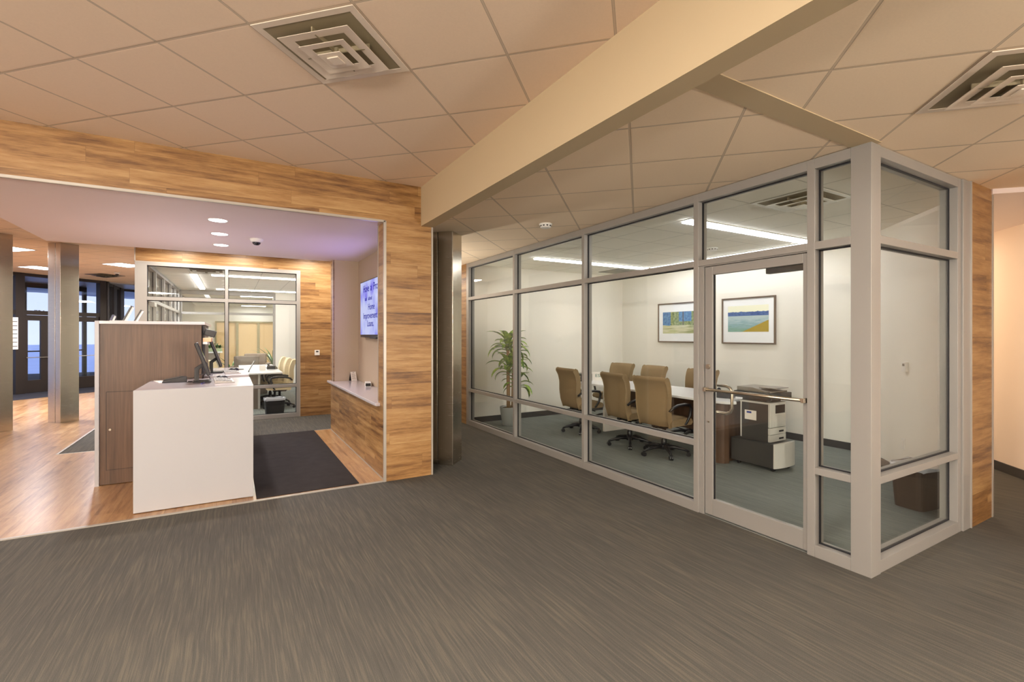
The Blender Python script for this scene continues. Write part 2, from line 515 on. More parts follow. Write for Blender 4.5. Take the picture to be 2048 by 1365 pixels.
def D(p, q=0.0, z=0.0):
    """point from 45-degree axes: p along (1,-1)/sqrt2, q along (1,1)/sqrt2"""
    s = math.sqrt(0.5)
    return (p * s + q * s, -p * s + q * s, z)

HL = 2.767      # low tile ceiling
HH = 3.150      # lobby ceiling
HS = 2.735      # soffit
XG = 3.487      # face of the conference room glazing
YW = 5.022      # face of the wood portal

# ================================================================ SETTING
def struct(name, mb, mat, label=None, cat=None, **kw):
    o = mb.build(name, mat, **kw); o['kind'] = 'structure'
    if label: o['label'] = label; o['category'] = cat
    return o

fl = MB().box(-9.5, 12, -6, 26, -0.12, 0.0)
struct('floor', fl, 'carpet', 'grey striped carpet covering the whole floor', 'floor')
struct('floor.003', MB().prism([(3.50, 1.50), (5.36, 1.50), (7.12, 3.26), (7.12, 7.6), (3.50, 7.6)], 0.0005, 0.003), 'carpet_room', 'grey green striped carpet inside the glass room', 'floor')
struct('floor.004', MB().box(-1.3, 2.5, 9.9, 23.7, 0.0005, 0.003), 'carpet_room', 'grey carpet inside the far office', 'floor')
wf = MB().prism([(-9.4, 5.05), (1.385, 5.05), (1.385, 8.25), (-1.95, 8.25), (-1.95, 19.6), (-2.2, 19.62), (-9.4, 12.4)], 0.0005, 0.006)
struct('floor.001', wf, 'wood_floor', 'glossy maple plank floor under the portal and toward the entrance doors', 'floor')
tr = MB().box(-9.4, 1.392, 5.022, 5.052, 0.0, 0.009)
struct('trim_1', tr, 'alu_bright', 'pale metal strip between the carpet and the plank floor', 'floor trim')
tr = MB().box(-1.95, 1.385, 8.245, 8.262, 0.0, 0.009).box(-1.955, -1.93, 8.262, 19.6, 0.0, 0.009)
struct('trim_2', tr, 'alu_bright', 'pale metal strip along the far edge of the plank floor', 'floor trim')
em = MB().prism([(-6.5, 15.37), (-3.2, 18.67), (-3.2, 16.75), (-5.1, 14.85)], 0.006, 0.012)
struct('floor.002', em, 'doormat', 'dark walk-off carpet in front of the entrance doors', 'floor')

struct('ceiling', MB().box(-9.5, 1.80, -6, 24.8, HH, HH + 0.1), 'tile_lobby', 'high lobby ceiling of square tiles set on the diagonal', 'ceiling')
struct('ceiling.001', MB().box(1.90, 3.60, 1.53, 14, HL, HL + 0.1), 'tile_low', 'low tile ceiling in front of the glass room', 'ceiling')
struct('ceiling.002', MB().prism([(1.90, 1.53), (5.49, 1.53), (6.25, 0.77), (10.0, 0.0), (10.0, -6), (1.90, -6)], HL, HL + 0.1),
       'tile_right', 'low tile ceiling right of the beam', 'ceiling')
struct('ceiling.003', MB().box(3.55, 7.3, 1.50, 7.75, HL, HL + 0.1), 'tile_room', 'pale tile ceiling inside the glass room', 'ceiling')
struct('ceiling.004', MB().box(-1.32, 2.6, 9.9, 15.6, 2.75, 2.85), 'tile_room', 'pale tile ceiling inside the far office', 'ceiling')
struct('ceiling.005', MB().box(-1.32, 2.6, 15.6, 23.7, 2.76, 2.86), 'tile_room', 'pale ceiling of the waiting area behind the far office', 'ceiling')
# corridor ceiling starts on a diagonal line and sits a little lower
struct('ceiling.006', MB().prism([(5.52, 1.46), (6.9, 0.05), (13.0, 6.0), (11.6, 7.4)], 2.725, 2.90), 'soffit', 'plain lowered ceiling of the orange-lit corridor', 'ceiling')

# beam and its branch to the glass corner
struct('wall_beam', MB().box(1.775, 1.915, -6, YW + 0.02, 2.725, HH + 0.02), 'beam', 'cream painted drop beam crossing the ceiling', 'beam')
struct('trim_3', MB().box(1.915, 3.56, 1.457, 1.60, 2.762, HL + 0.02), 'beam', 'flat cream strip linking the beam to the glass corner post', 'ceiling strip')

# ---- wood portal: header, soffit block, right pier with niche
def clad(name, label, cat, boxes_wood, mat, **k):
    m = MB()
    for b in boxes_wood: m.box(*b)
    return struct(name, m, mat, label, cat, **k)
clad('wall_front', 'maple plank wall face with the wide opening and pier beside the steel column', 'wood wall',
     [(-9.4, 1.385, YW, YW + 0.02, HS, HH), (1.385, 1.899, YW, YW + 0.02, 0.0, HH)], 'wood_x')
struct('ceiling.007', MB().box(-2.04, 1.899, YW + 0.02, 8.24, HS, HH), 'soffit', 'smooth painted soffit over the service desk', 'soffit')
struct('wall_left', MB().box(-9.4, -2.04, YW + 0.02, YW + 0.14, HS, HH), 'soffit', 'painted back of the wood header', 'wall')
# pier, right of the opening (solid around the niche)
pier = MB()
pier.box(1.405, 1.899, YW + 0.02, 5.29, 0, HS)
pier.box(1.405, 1.899, 8.05, 8.25, 0, HS)
pier.box(1.405, 1.899, 5.29, 8.05, 0, 0.755)
pier.box(1.78, 1.899, 5.29, 8.05, 0.755, HS)
struct('wall_niche', pier, 'taupe', 'taupe painted niche holding the screen', 'wall')
wy = MB()
wy.box(1.385, 1.405, YW + 0.02, 5.29, 0, HS)
wy.box(1.385, 1.405, 8.05, 8.25, 0, HS)
wy.box(1.385, 1.405, 5.29, 8.05, 0, 0.755)
struct('wall_niche_cladding', wy, 'wood_y', 'maple planks below the white niche shelf', 'wood wall')
struct('trim_4', MB().box(1.368, 1.395, YW - 0.006, YW + 0.02, 0, HS), 'alu_bright', 'metal corner strip on the near edge of the pier', 'corner trim')
struct('trim_5', MB().box(1.893, 1.912, YW - 0.006, YW + 0.02, 0, 2.725), 'alu_bright', 'metal corner strip beside the steel column', 'corner trim')
struct('trim_6', MB().box(-9.4, 1.385, YW - 0.006, YW + 0.0, HS - 0.012, HS + 0.008).box(-9.4, 1.385, YW, YW + 0.03, HS - 0.014, HS - 0.002), 'alu_bright', 'metal strip along the lower edge of the wood header', 'corner trim')
struct('trim_7', MB().box(1.378, 1.386, 8.03, 8.05, 0.80, HS).box(1.378, 1.386, 5.288, 5.30, 0.80, HS), 'alu_bright', 'thin strips framing the niche opening', 'corner trim')
struct('trim_8', MB().box(1.376, 1.386, 5.05, 8.25, 0.0, 0.014), 'alu_bright', 'thin floor strip below the niche planks', 'floor trim')

# ---- far wood wall with the office glazing (Y = 9.86)
YO = 9.86
clad('wall_far', 'far maple plank wall around the office glazing', 'wood wall',
     [(-1.371, 1.104, YO, YO + 0.02, 2.752, HH), (1.104, 1.95, YO, YO + 0.02, 0, HH)], 'wood_x')
struct('wall_far_core', MB().box(-1.36, 1.104, YO + 0.02, YO + 0.14, 2.752, HH).box(1.10, 2.6, YO + 0.02, YO + 0.14, 0, HH), 'cream')
struct('trim_9', MB().box(-1.380, -1.366, YO - 0.006, YO + 0.14, 2.745, HH).box(-1.380, 1.104, YO - 0.006, YO, 2.744, 2.754).box(1.098, 1.110, YO - 0.006, YO, 0, 2.752),
       'alu_bright', 'metal edge strips of the far wood wall', 'corner trim')

# ---- conference room walls
struct('wall_room_left', MB().box(3.60, 7.25, 7.60, 7.74, 0, HL), 'cream', 'cream wall behind the potted plant', 'wall')
struct('wall_room_back', MB().box(7.12, 7.26, 3.10, 7.62, 0, HL), 'cream', 'cream wall with the two framed pictures', 'wall')
struct('wall_room_right', MB().prism([(7.14, 3.26), (5.36, 1.48), (5.53, 1.48), (7.3, 3.23)], 0, HL), 'cream', 'angled cream wall with the thermostat and switch', 'wall')
struct('baseboard_left', MB().box(3.62, 7.12, 7.588, 7.60, 0, 0.10), 'rubber')
struct('baseboard_back', MB().box(7.108, 7.12, 3.25, 7.6, 0, 0.10), 'rubber')
struct('baseboard_right', MB().prism([(7.13, 3.25), (5.38, 1.50), (5.372, 1.508), (7.122, 3.258)], 0, 0.10), 'rubber')
clad('wall_side_panel', 'narrow maple plank panel right of the glass corner', 'wood wall', [(5.09, 5.55, 1.472, 1.492, 0, HL)], 'wood_x')
struct('wall_side_core', MB().prism([(5.09, 1.492), (5.56, 1.492), (5.50, 1.56), (5.09, 1.56)], 0, HL), 'cream')
struct('trim_10', MB().box(5.545, 5.572, 1.466, 1.50, 0, HL).box(5.085, 5.098, 1.466, 1.492, 0, HL), 'alu_bright', 'metal edge strips of the narrow wood panel', 'corner trim')
clad('wall_hall_side', 'strip of maple planks beyond the left end of the glass room', 'wood wall', [(XG, 3.60, 7.565, 14, 0, HL)], 'wood_y')
struct('wall_hall_end', MB().box(1.9, 3.6, 14, 14.1, 0, HL).box(1.899, 2.0, 8.25, 14, 0, HL), 'cream')

# ---- corridor on the right
struct('wall_right', MB().prism([(4.0, -1.6), (12.0, 6.4), (12.1, 6.3), (4.1, -1.7)], 0, HH), plain('peach_wall_paint', (242, 226, 212), 0.7, var=0.01, vs=3), 'peach wall of the corridor at the right edge', 'wall')
struct('baseboard_corridor', MB().prism([(4.0, -1.6), (12.0, 6.4), (11.988, 6.412), (3.988, -1.588)], 0, 0.10), 'rubber')
struct('wall_corridor_inner', MB().prism([(5.55, 1.487), (7.12, 3.05), (11.0, 6.93), (10.9, 7.03), (7.0, 3.13), (5.50, 1.56)], 0, HL), 'cream')
struct('wall_corridor_end', MB().prism([(10.5, 7.2), (12.2, 5.5), (12.3, 5.6), (10.6, 7.3)], 0, HL), 'cream')

# ---- behind and beside the camera
struct('wall_back', MB().box(-9.5, 10, -6.1, -6, 0, HH), 'cream')
struct('wall_lobby_left', MB().box(-9.5, -9.4, -6, 12.5, 0, HH), 'cream')
struct('wall_right_rear', MB().box(4.0, 4.1, -6, -1.6, 0, HH), 'cream')

# ================================================================ GLAZING
def glaze_front():
    """conference room front: face at XG, bays between mullions along Y"""
    w = thing('window_1', 'long aluminium framed glass wall of the meeting room', 'glass wall', (XG + 0.06, 4.6, 0), kind='structure', world=True)
    x0, x1 = XG, XG + 0.114
    ms = [(7.476, 7.563), (5.927, 5.972), (4.349, 4.395), (2.788, 2.837), (1.824, 1.876)]
    for a, b in ms:
        MB().box(x0, x1, a, b, 0, HL - 0.004).build('mullion', 'alu', w, 0.002)
    MB().box(XG, XG + 0.125, 1.482, 1.600, 0, HL - 0.004).build('corner_post', 'alu', w, 0.002)
    bays = [(5.972, 7.476), (4.395, 5.927), (2.837, 4.349), (1.876, 2.788), (1.600, 1.824)]
    for k, (a, b) in enumerate(bays):
        door = k == 3
        zs = [(2.692, HL - 0.004), (2.132, 2.185)] + ([] if door else [(0.574, 0.622), (0.0, 0.082)])
        for z0, z1 in zs:
            MB().box(x0, x1, a, b, z0, z1).build('rail', 'alu', w, 0.002)
        lites = [(2.185, 2.692)] + ([] if door else [(0.622, 2.132), (0.082, 0.574)])
        for z0, z1 in lites:
            g = MB()
            t = 0.008
            g.box(x0 + 0.052, x0 + 0.068, a, a + t, z0, z1).box(x0 + 0.052, x0 + 0.068, b - t, b, z0, z1)
            g.box(x0 + 0.052, x0 + 0.068, a, b, z0, z0 + t).box(x0 + 0.052, x0 + 0.068, a, b, z1 - t, z1)
            g.build('gasket', 'gasket', w)
            MB().box(x0 + 0.056, x0 + 0.063, a + 0.001, b - 0.001, z0 + 0.001, z1 - 0.001).build('pane', 'glass', w)
    return w
glaze_front()

def glaze_side():
    w = thing('window_2', 'short glass return beside the corner post', 'glass wall', (4.25, 1.54, 0), kind='structure', world=True)
    y0, y1 = 1.487, 1.601
    MB().box(4.877, 4.936, y0, y1, 0, HL - 0.004).build('mullion', 'alu', w, 0.002)
    MB().box(4.945, 5.085, y0 - 0.012, y1, 0, HL - 0.004).build('jamb_cover', 'alu', w, 0.002)
    a, b = 3.612, 4.877
    for z0, z1 in [(2.692, HL - 0.004), (2.132, 2.185), (0.574, 0.622), (0.0, 0.082)]:
        MB().box(a, b, y0, y1, z0, z1).build('rail', 'alu', w, 0.002)
    for z0, z1 in [(2.185, 2.692), (0.622, 2.132), (0.082, 0.574)]:
        g = MB(); t = 0.008
        g.box(a, a + t, y0 + 0.052, y0 + 0.068, z0, z1).box(b - t, b, y0 + 0.052, y0 + 0.068, z0, z1)
        g.box(a, b, y0 + 0.052, y0 + 0.068, z0, z0 + t).box(a, b, y0 + 0.052, y0 + 0.068, z1 - t, z1)
        g.build('gasket', 'gasket', w)
        MB().box(a + 0.001, b - 0.001, y0 + 0.056, y0 + 0.063, z0 + 0.001, z1 - 0.001).build('pane', 'glass', w)
glaze_side()

def glass_door():
    d = thing('door_1', 'aluminium framed glass door with a long push bar', 'door', (XG + 0.05, 2.3, 0), kind='structure', world=True)
    x0, x1 = XG + 0.022, XG + 0.066
    ya, yb = 1.878, 2.780
    f = MB()
    f.box(x0, x1, 2.660, 2.735, 0.012, 2.120).box(x0, x1, ya, 1.915, 0.012, 2.120)
    f.box(x0, x1, 1.915, 2.660, 2.050, 2.120).box(x0, x1, 1.915, 2.660, 0.012, 0.150)
    f.build('door_leaf', 'alu', d, 0.003)
    j = MB().box(XG + 0.012, XG + 0.10, 2.742, 2.788, 0, 2.132).box(XG + 0.012, XG + 0.10, 1.876, 2.742, 2.124, 2.132)
    j.build('door_frame', 'alu', d, 0.001)
    g = MB(); t = 0.006
    g.box(x0 + 0.014, x0 + 0.030, 1.915, 1.915 + t, 0.15, 2.05).box(x0 + 0.014, x0 + 0.030, 2.66 - t, 2.66, 0.15, 2.05)
    g.build('gasket', 'gasket', d)
    MB().box(x0 + 0.018, x0 + 0.025, 1.916, 2.659, 0.151, 2.049).build('pane', 'glass', d)
    b = MB().tube([(x0 - 0.035, 1.885, 1.077), (x0 - 0.035, 2.715, 1.077)], 0.0125, 14).build('push_bar', 'satin', d, smooth=True)
    MB().box(x0 - 0.052, x0 + 0.001, 1.880, 1.905, 1.060, 1.094).build('bar_bracket', 'satin', d, 0.002)
    MB().box(x0 - 0.052, x0 + 0.001, 2.695, 2.720, 1.060, 1.094).build('bar_bracket', 'satin', d, 0.002)
    MB().cyl((x0 - 0.014, 2.700, 1.27), (x0 + 0.002, 2.700, 1.27), 0.021, n=24).build('lock_cylinder', 'satin', d, 0.002)
    MB().cyl((x0 - 0.004, 2.700, 0.80), (x0 + 0.002, 2.700, 0.80), 0.009, n=16).build('bolt_cover', 'satin', d)
    hx = x1 + 0.03
    MB().tube([(hx, 2.665, 1.11), (hx, 2.58, 1.11), (hx, 2.545, 1.095), (hx, 2.53, 1.06), (hx, 2.53, 0.93), (hx, 2.545, 0.895), (hx, 2.58, 0.88), (hx, 2.665, 0.88), (x1, 2.685, 0.88)],
              0.0125, 12).build('pull_handle', 'satin', d, smooth=True)
    c = MB().box(x1, x1 + 0.05, 1.93, 2.22, 2.010, 2.062)
    c.build('door_closer', 'charcoal', d, 0.004)
glass_door()

def glaze_office():
    w = thing('window_3', 'aluminium framed glass front of the far office', 'glass wall', (0.0, YO + 0.05, 0), kind='structure', world=True)
    y0, y1 = YO - 0.004, YO + 0.11
    for a, b in [(-1.375, -1.215), (-0.112, -0.062), (1.045, 1.104)]:
        MB().box(a, b, y0, y1, 0, 2.745).build('mullion', 'alu', w, 0.002)
    for a, b, lo in [(-1.215, -0.112, False), (-0.062, 1.045, True)]:
        zs = [(2.69, 2.745), (2.115, 2.175), (0.0, 0.075)] + ([(0.565, 0.620)] if lo else [])
        for z0, z1 in zs:
            MB().box(a, b, y0, y1, z0, z1).build('rail', 'alu', w, 0.002)
        for z0, z1 in [(2.175, 2.69)] + ([(0.62, 2.115), (0.075, 0.565)] if lo else [(0.075, 2.115)]):
            t = 0.010; g = MB()
            g.box(a, a + t, y0 + 0.05, y0 + 0.066, z0, z1).box(b - t, b, y0 + 0.05, y0 + 0.066, z0, z1)
            g.box(a, b, y0 + 0.05, y0 + 0.066, z1 - t, z1).box(a, b, y0 + 0.05, y0 + 0.066, z0, z0 + t)
            g.build('gasket', 'gasket', w)
            MB().box(a + 0.001, b - 0.001, y0 + 0.054, y0 + 0.061, z0 + 0.001, z1 - 0.001).build('pane', 'glass', w)
    # left side partition, running away at X = -1.2
    w = thing('window_4', 'glass partition running away along the left of the far office', 'glass wall', (-1.27, 12.5, 0), kind='structure', world=True)
    x0, x1 = -1.32, -1.21
    ys = [9.97, 10.95, 12.2, 13.45, 14.5, 15.45]
    for y in ys[1:]:
        MB().box(x0, x1, y - 0.03, y + 0.03, 0, 2.745).build('mullion', 'alu', w)
    for a, b in zip(ys[:-1], ys[1:]):
        for z0, z1 in [(2.69, 2.745), (2.115, 2.175), (0.0, 0.075)]:
            MB().box(x0, x1, a + 0.03, b - 0.03, z0, z1).build('rail', 'alu', w)
        for z0, z1 in [(2.175, 2.69), (0.075, 2.115)]:
            MB().box(x0 + 0.048, x0 + 0.066, b - 0.045, b - 0.03, z0, z1).build('gasket', 'gasket', w)
            MB().box(x0 + 0.054, x0 + 0.061, a + 0.03, b - 0.045, z0, z1).build('pane', 'glass', w)
    MB().box(-1.20, -1.13, 9.99, 10.28, 2.02, 2.09).build('door_closer', 'grey_pl', w, 0.004)
    # rear partition
    w = thing('window_5', 'glass partition at the back of the far office', 'glass wall', (0.0, 15.55, 0), kind='structure', world=True)
    for a, b in [(-1.21, -1.16), (1.02, 1.08)]:
        MB().box(a, b, 15.48, 15.59, 0, 2.745).build('mullion', 'alu', w)
    for z0, z1 in [(2.64, 2.745), (2.10, 2.16), (0.0, 0.075)]:
        MB().box(-1.16, 1.02, 15.48, 15.59, z0, z1).build('rail', 'alu', w)
    for z0, z1 in [(2.16, 2.64), (0.075, 2.10)]:
        MB().box(-1.159, 1.019, 15.53, 15.537, z0, z1).build('pane', 'glass', w)
glaze_office()
struct('wall_office_back', MB().box(1.08, 2.6, 15.46, 15.6, 0, 2.85), 'cream', 'cream wall behind the far office chairs', 'wall')
struct('wall_office_right', MB().box(2.5, 2.6, 9.98, 24.0, 0, 2.85), 'cream')
struct('baseboard_office', MB().box(1.10, 2.5, 15.448, 15.46, 0, 0.10), 'rubber')
struct('wall_waiting_back', MB().box(-3.0, 2.6, 23.7, 23.85, 0, HH), 'cream', 'cream wall with the row of maple doors far behind the office', 'wall')

struct('wall_waiting_left', MB().box(-1.98, -1.86, 22.45, 23.7, 0, HH), 'cream')
# row of doors in the far wall
for k in range(4):
    x = -0.62 + k * 0.80
    d = thing('door_%d' % (k + 4), ['maple door left of the row behind the office', 'second maple door of the row behind the office',
                                   'third maple door of the row behind the office', 'maple door at the right end of the row behind the office'][k],
              'door', (x + 0.4, 23.7, 0), kind='structure', world=True)
    MB().box(x, x + 0.05, 23.60, 23.70, 0, 2.12).box(x + 0.75, x + 0.80, 23.60, 23.70, 0, 2.12).box(x + 0.05, x + 0.75, 23.60, 23.70, 2.06, 2.12).build('door_frame', 'doorframe', d)
    MB().box(x + 0.05, x + 0.75, 23.66, 23.70, 0.01, 2.06).build('door_leaf', 'doorpanel', d)

# ================================================================ ENTRANCE
K = -21.87      # entrance plane: X - Y = K
def E3(q, n, z):
    """q along the entrance plane (as X), n metres outward (up-left), z up"""
    s = math.sqrt(0.5)
    return Vector((q - n * s, q - K + n * s, z))
def ebox(mb, q0, q1, n0, n1, z0, z1):
    vs = [E3(q, n, z) for z in (z0, z1) for n in (n0, n1) for q in (q0, q1)]
    return mb.add(vs, [(0, 2, 3, 1), (4, 5, 7, 6), (0, 1, 5, 4), (2, 6, 7, 3), (0, 4, 6, 2), (1, 3, 7, 5)])
w = thing('window_6', 'dark bronze entrance glazing beyond the steel columns', 'entrance glazing', E3(-4.1, 0, 0), kind='structure', world=True)
for a, b in [(-4.83, -4.694), (-4.10, -4.02), (-3.42, -3.297), (-6.2, -6.08), (-5.5, -5.42)]:
    ebox(MB(), a, b, -0.06, 0.10, 0, HH).build('mullion', 'bronze', w)
for a, b in [(-4.694, -4.10), (-4.02, -3.42), (-6.08, -5.5), (-5.42, -4.83)]:
    for z0, z1 in [(3.07, HH), (2.07, 2.18)]:
        ebox(MB(), a, b, -0.05, 0.09, z0, z1).build('rail', 'bronze', w)
    ebox(MB(), a, b, 0.02, 0.03, 2.18, 3.07).build('pane', 'glass_ext', w)
numm = Matrix.Translation(E3(-4.52, 0.036, 2.085)) @ Matrix.Rotation(R(45), 4, 'Z') @ Matrix.Rotation(R(90), 4, 'X')
text('street_number', '726', 0.17, 'blackm', w, numm)
for k, (a, b) in enumerate([(-4.694, -4.10), (-4.02, -3.42)]):
    d = thing('door_%d' % (2 + k), ['left dark bronze glass entrance door', 'right dark bronze glass entrance door'][k], 'door', E3((a + b) / 2, 0, 0), kind='structure', world=True)
    m = MB()
    ebox(m, a + 0.005, a + 0.06, -0.02, 0.04, 0.02, 2.06); ebox(m, b - (0.33 if k == 0 else 0.06), b - 0.005, -0.02, 0.04, 0.02, 2.06)
    e = b - (0.33 if k == 0 else 0.06); s0 = a + 0.06
    ebox(m, s0, e, -0.02, 0.04, 1.92, 2.06); ebox(m, s0, e, -0.02, 0.04, 0.02, 0.35)
    m.build('door_leaf', 'bronze', d)
    ebox(MB(), s0, e, 0.005, 0.012, 0.35, 1.92).build('pane', 'glass_ext', d)
    ebox(MB(), a + 0.02, b - 0.02, -0.075, -0.055, 0.935, 0.955).build('push_bar', 'chrome', d)
# return walls
w = thing('window_7', 'dark bronze glazing turning away behind the brochures', 'entrance glazing', (-3.3, 20, 0), kind='structure', world=True)
for a, b in [(18.62, 18.75), (19.40, 19.85), (20.45, 21.05)]:
    MB().box(-3.36, -3.22, a, b, 0, HH).build('mullion', 'bronze', w)
for a, b in [(18.75, 19.40), (19.85, 20.45)]:
    MB().box(-3.35, -3.24, a, b, 3.04, HH).build('rail', 'bronze', w)
    MB().box(-3.30, -3.29, a, b, 0, 3.04).build('pane', 'glass_ext', w)
w = thing('window_8', 'dark framed window left of the far office', 'entrance glazing', (-2.2, 22.2, 0), kind='structure', world=True)
K0 = K; K = -24.35
for a, b in [(-1.98, -1.88)]:
    ebox(MB(), a, b, -0.05, 0.08, 0, HH).build('mullion', 'bronze', w)
ebox(MB(), -3.30, -1.98, -0.04, 0.07, 3.05, HH).build('rail', 'bronze', w)
ebox(MB(), -3.30, -1.98, 0.0, 0.01, 0, 3.05).build('pane', 'glass_ext', w)
K = K0

# outside: pavement, canopy soffit, vestibule, street shrubs
struct('ground', MB().box(-70, 40, 8, 110, -0.2, -0.13), plain('pale_concrete', (226, 228, 236), 0.7, var=0.1, vs=0.8), 'pale concrete outside the entrance', 'ground')
m = MB(); ebox(m, -9, 0.5, 0.12, 6.2, 3.12, 3.4)
struct('ceiling.008', m, plain('grey_canopy_soffit', (150, 150, 158), 0.4), 'grey canopy soffit outside the entrance doors', 'canopy')
w = thing('window_9', 'outer glazed screen of the entrance vestibule', 'entrance glazing', E3(-4.0, 2.4, 0), kind='structure', world=True)
for q in (-6.0, -4.9, -3.75, -2.6):
    ebox(MB(), q, q + 0.07, 2.36, 2.44, -0.13, 3.12).build('mullion', 'bronze', w)
ebox(MB(), -6.0, -2.6, 2.36, 2.44, 2.98, 3.12).build('rail', 'bronze', w)
ebox(MB(), -6.0, -2.6, 2.36, 2.44, 1.02, 1.06).build('rail', 'bronze', w)
t = NT('distant_building_paint'); t.bsdf(rgba((110, 140, 190)), 0.8)
bx = MB().box(-18.2, -15.3, 44, 47, -0.13, 4.2)
bx.build('distant_building', t.m); tag(bpy.data.objects['distant_building'], 'blue-grey building across the street seen through the left entrance door', 'building')

def bush(name, label, loc, r, h, mat, n=420):
    m = MB()
    for i in range(n):
        a = random.uniform(0, 6.283); e = random.uniform(0, 1.5)
        rr = r * random.uniform(0.6, 1.0)
        c = Vector((math.cos(a) * math.cos(e) * rr, math.sin(a) * math.cos(e) * rr, 0.05 + h * math.sin(e) * random.uniform(0.4, 1)))
        d = Vector((random.uniform(-1, 1), random.uniform(-1, 1), random.uniform(-0.3, 1))).normalized() * 0.13
        p = d.cross(Vector((0.3, 0.2, 1))).normalized() * 0.05
        m.add([c - d * .5, c + p, c + d * .5, c - p], [(0, 1, 2, 3)])
    o = m.build(name, mat); o.location = loc
    return tag(o, label, 'shrub')
bush('flowering_shrub', 'low reddish shrub bed outside the left entrance door', (-14.6, 36.2, -0.13), 1.2, 0.8, plain('dusky_pink_bloom', (150, 70, 120), 0.8))
bush('street_shrub', 'taller green shrub beside the reddish bed outside', (-12.2, 37.3, -0.13), 0.9, 1.35, 'leaf_dark')

# hours sign on the post behind the left column
hs = thing('hours_sign', 'narrow white sign with lines of text on the dark entrance post', 'sign', E3(-4.80, -0.07, 0), world=True)
m = MB(); ebox(m, -4.93, -4.800, -0.078, -0.068, 1.17, 1.99); m.build('sign_board', 'paper', hs)
for k in range(7):
    m = MB(); zz = 1.24 + k * 0.105
    ebox(m, -4.905, -4.812, -0.080, -0.0785, zz, zz + 0.018); m.build('text_line', 'blackm', hs)

# ================================================================ COLUMNS
def steel_column(name, label, corner, a, b, top):
    """square steel casing turned 45 degrees: corner faces the camera; a along (-1,1), b along (1,1)"""
    s = math.sqrt(0.5)
    cx, cy_ = corner
    t = thing(name, label, 'column', (cx, cy_ + 0.1, 0), kind='structure', world=True)
    def P(p, q): return (cx + (-p + q) * s, cy_ + (p + q) * s)
    g = 0.42 * a
    MB().prism([P(0, 0), P(0, b), P(g - 0.004, b), P(g - 0.004, 0)], 0, top).build('casing_panel', 'steel', t, 0.004)
    MB().prism([P(g + 0.004, 0), P(g + 0.004, b), P(a, b), P(a, 0)], 0, top).build('casing_panel', 'steel', t, 0.004)
    MB().prism([P(g - 0.004, 0.012), P(g - 0.004, b - 0.012), P(g + 0.004, b - 0.012), P(g + 0.004, 0.012)], 0, top).build('seam', 'gasket', t)
steel_column('steel_column', 'brushed steel column standing right beside the near wood pier', (2.245, 5.245), 0.46, 0.29, HL)
steel_column('steel_column', 'brushed steel column between the tall desk and the entrance doors', (-2.58, 11.15), 0.30, 0.29, HH)
steel_column('steel_column', 'brushed steel column cut by the left edge of the view', (-3.26, 10.50), 0.36, 0.30, HH)

# ================================================================ CEILING FITTINGS
def diffuser_parts(t, mat, s=0.6096, rings=3):
    h = s / 2 - 0.004
    MB().box(-h + 0.03, h - 0.03, -h + 0.03, h - 0.03, -0.003, -0.001).build('duct_shade_plate', 'duct', t)  # flat plate, its darker colour stands in for the shaded recess
    def ring(m, ro, ri, zo, zi, th=0.003):
        a = [(-ro, -ro), (ro, -ro), (ro, ro), (-ro, ro)]; b = [(-ri, -ri), (ri, -ri), (ri, ri), (-ri, ri)]
        vs = [(x, y, zo) for x, y in a] + [(x, y, zi) for x, y in b] + [(x, y, zo + th) for x, y in a] + [(x, y, zi + th) for x, y in b]
        fs = []
        for i in range(4):
            j = (i + 1) % 4
            fs += [(i, j, 4 + j, 4 + i), (8 + j, 8 + i, 12 + i, 12 + j), (i, 8 + i, 8 + j, j), (4 + i, 4 + j, 12 + j, 12 + i)]
        m.add(vs, fs)
    m = MB(); ring(m, h, h - 0.040, -0.006, -0.005, 0.005); m.build('outer_frame', mat, t, 0.001)
    for ro, ri, zo, zi in [(0.212, 0.152, -0.034, -0.026), (0.138, 0.090, -0.050, -0.043)]:
        m = MB(); ring(m, ro, ri, zo, zi); m.build('louvre_ring', mat, t, 0.001)
    m = MB().box(-0.070, 0.070, -0.070, 0.070, -0.064, -0.060).box(-0.035, 0.035, -0.035, 0.035, -0.070, -0.064)
    m.build('centre_plate', mat, t, 0.004)
    MB().box(-0.004, 0.004, -0.21, 0.21, -0.030, -0.003).box(-0.21, 0.21, -0.004, 0.004, -0.030, -0.003).box(-0.02, 0.02, -0.02, 0.02, -0.06, -0.003).build('ring_support', 'duct', t)
def diffuser(label, loc, rz, mat, group):
    t = thing('ceiling_vent', label, 'air vent', loc, rz, group)
    diffuser_parts(t, mat)
    return t
T = 0.6096
def lat(i, j, z):
    return D(i * T, j * T, z)
diffuser('large square air vent in the lobby ceiling above the wood header', lat(-2.70, 3.87, HH - 0.002), R(45), 'vent', 'ceiling air vents')
diffuser('square air vent at the right edge of the low ceiling', lat(2.91, 4.65, HL - 0.002), R(45), 'vent', 'ceiling air vents')
diffuser('white square air vent inside the meeting room above the glass door', (4.468, 2.458, HL - 0.002), 0, 'ventw', 'ceiling air vents')
diffuser('square air vent inside the far office by its light strips', (-0.42, 10.65, 2.748), 0, 'ventw', 'ceiling air vents')
diffuser('dark square air vent in the far lobby ceiling before the entrance', (-2.95, 16.65, HH - 0.002), R(45), 'charcoal', 'ceiling air vents')
rg = thing('return_grille', 'flat grey return grille on the meeting room ceiling beyond the light strips', 'air vent', (6.45, 6.95, HL - 0.002))
MB().box(-0.29, 0.29, -0.29, 0.29, -0.008, 0.0).build('grille_panel', plain('grey_grille', (150, 146, 136), 0.6), rg, 0.002)
m = MB()
for k in range(14): m.box(-0.27, 0.27, -0.27 + k * 0.04, -0.255 + k * 0.04, -0.012, -0.008)
m.build('slats', plain('grey_grille_slats', (168, 164, 154), 0.6), rg)

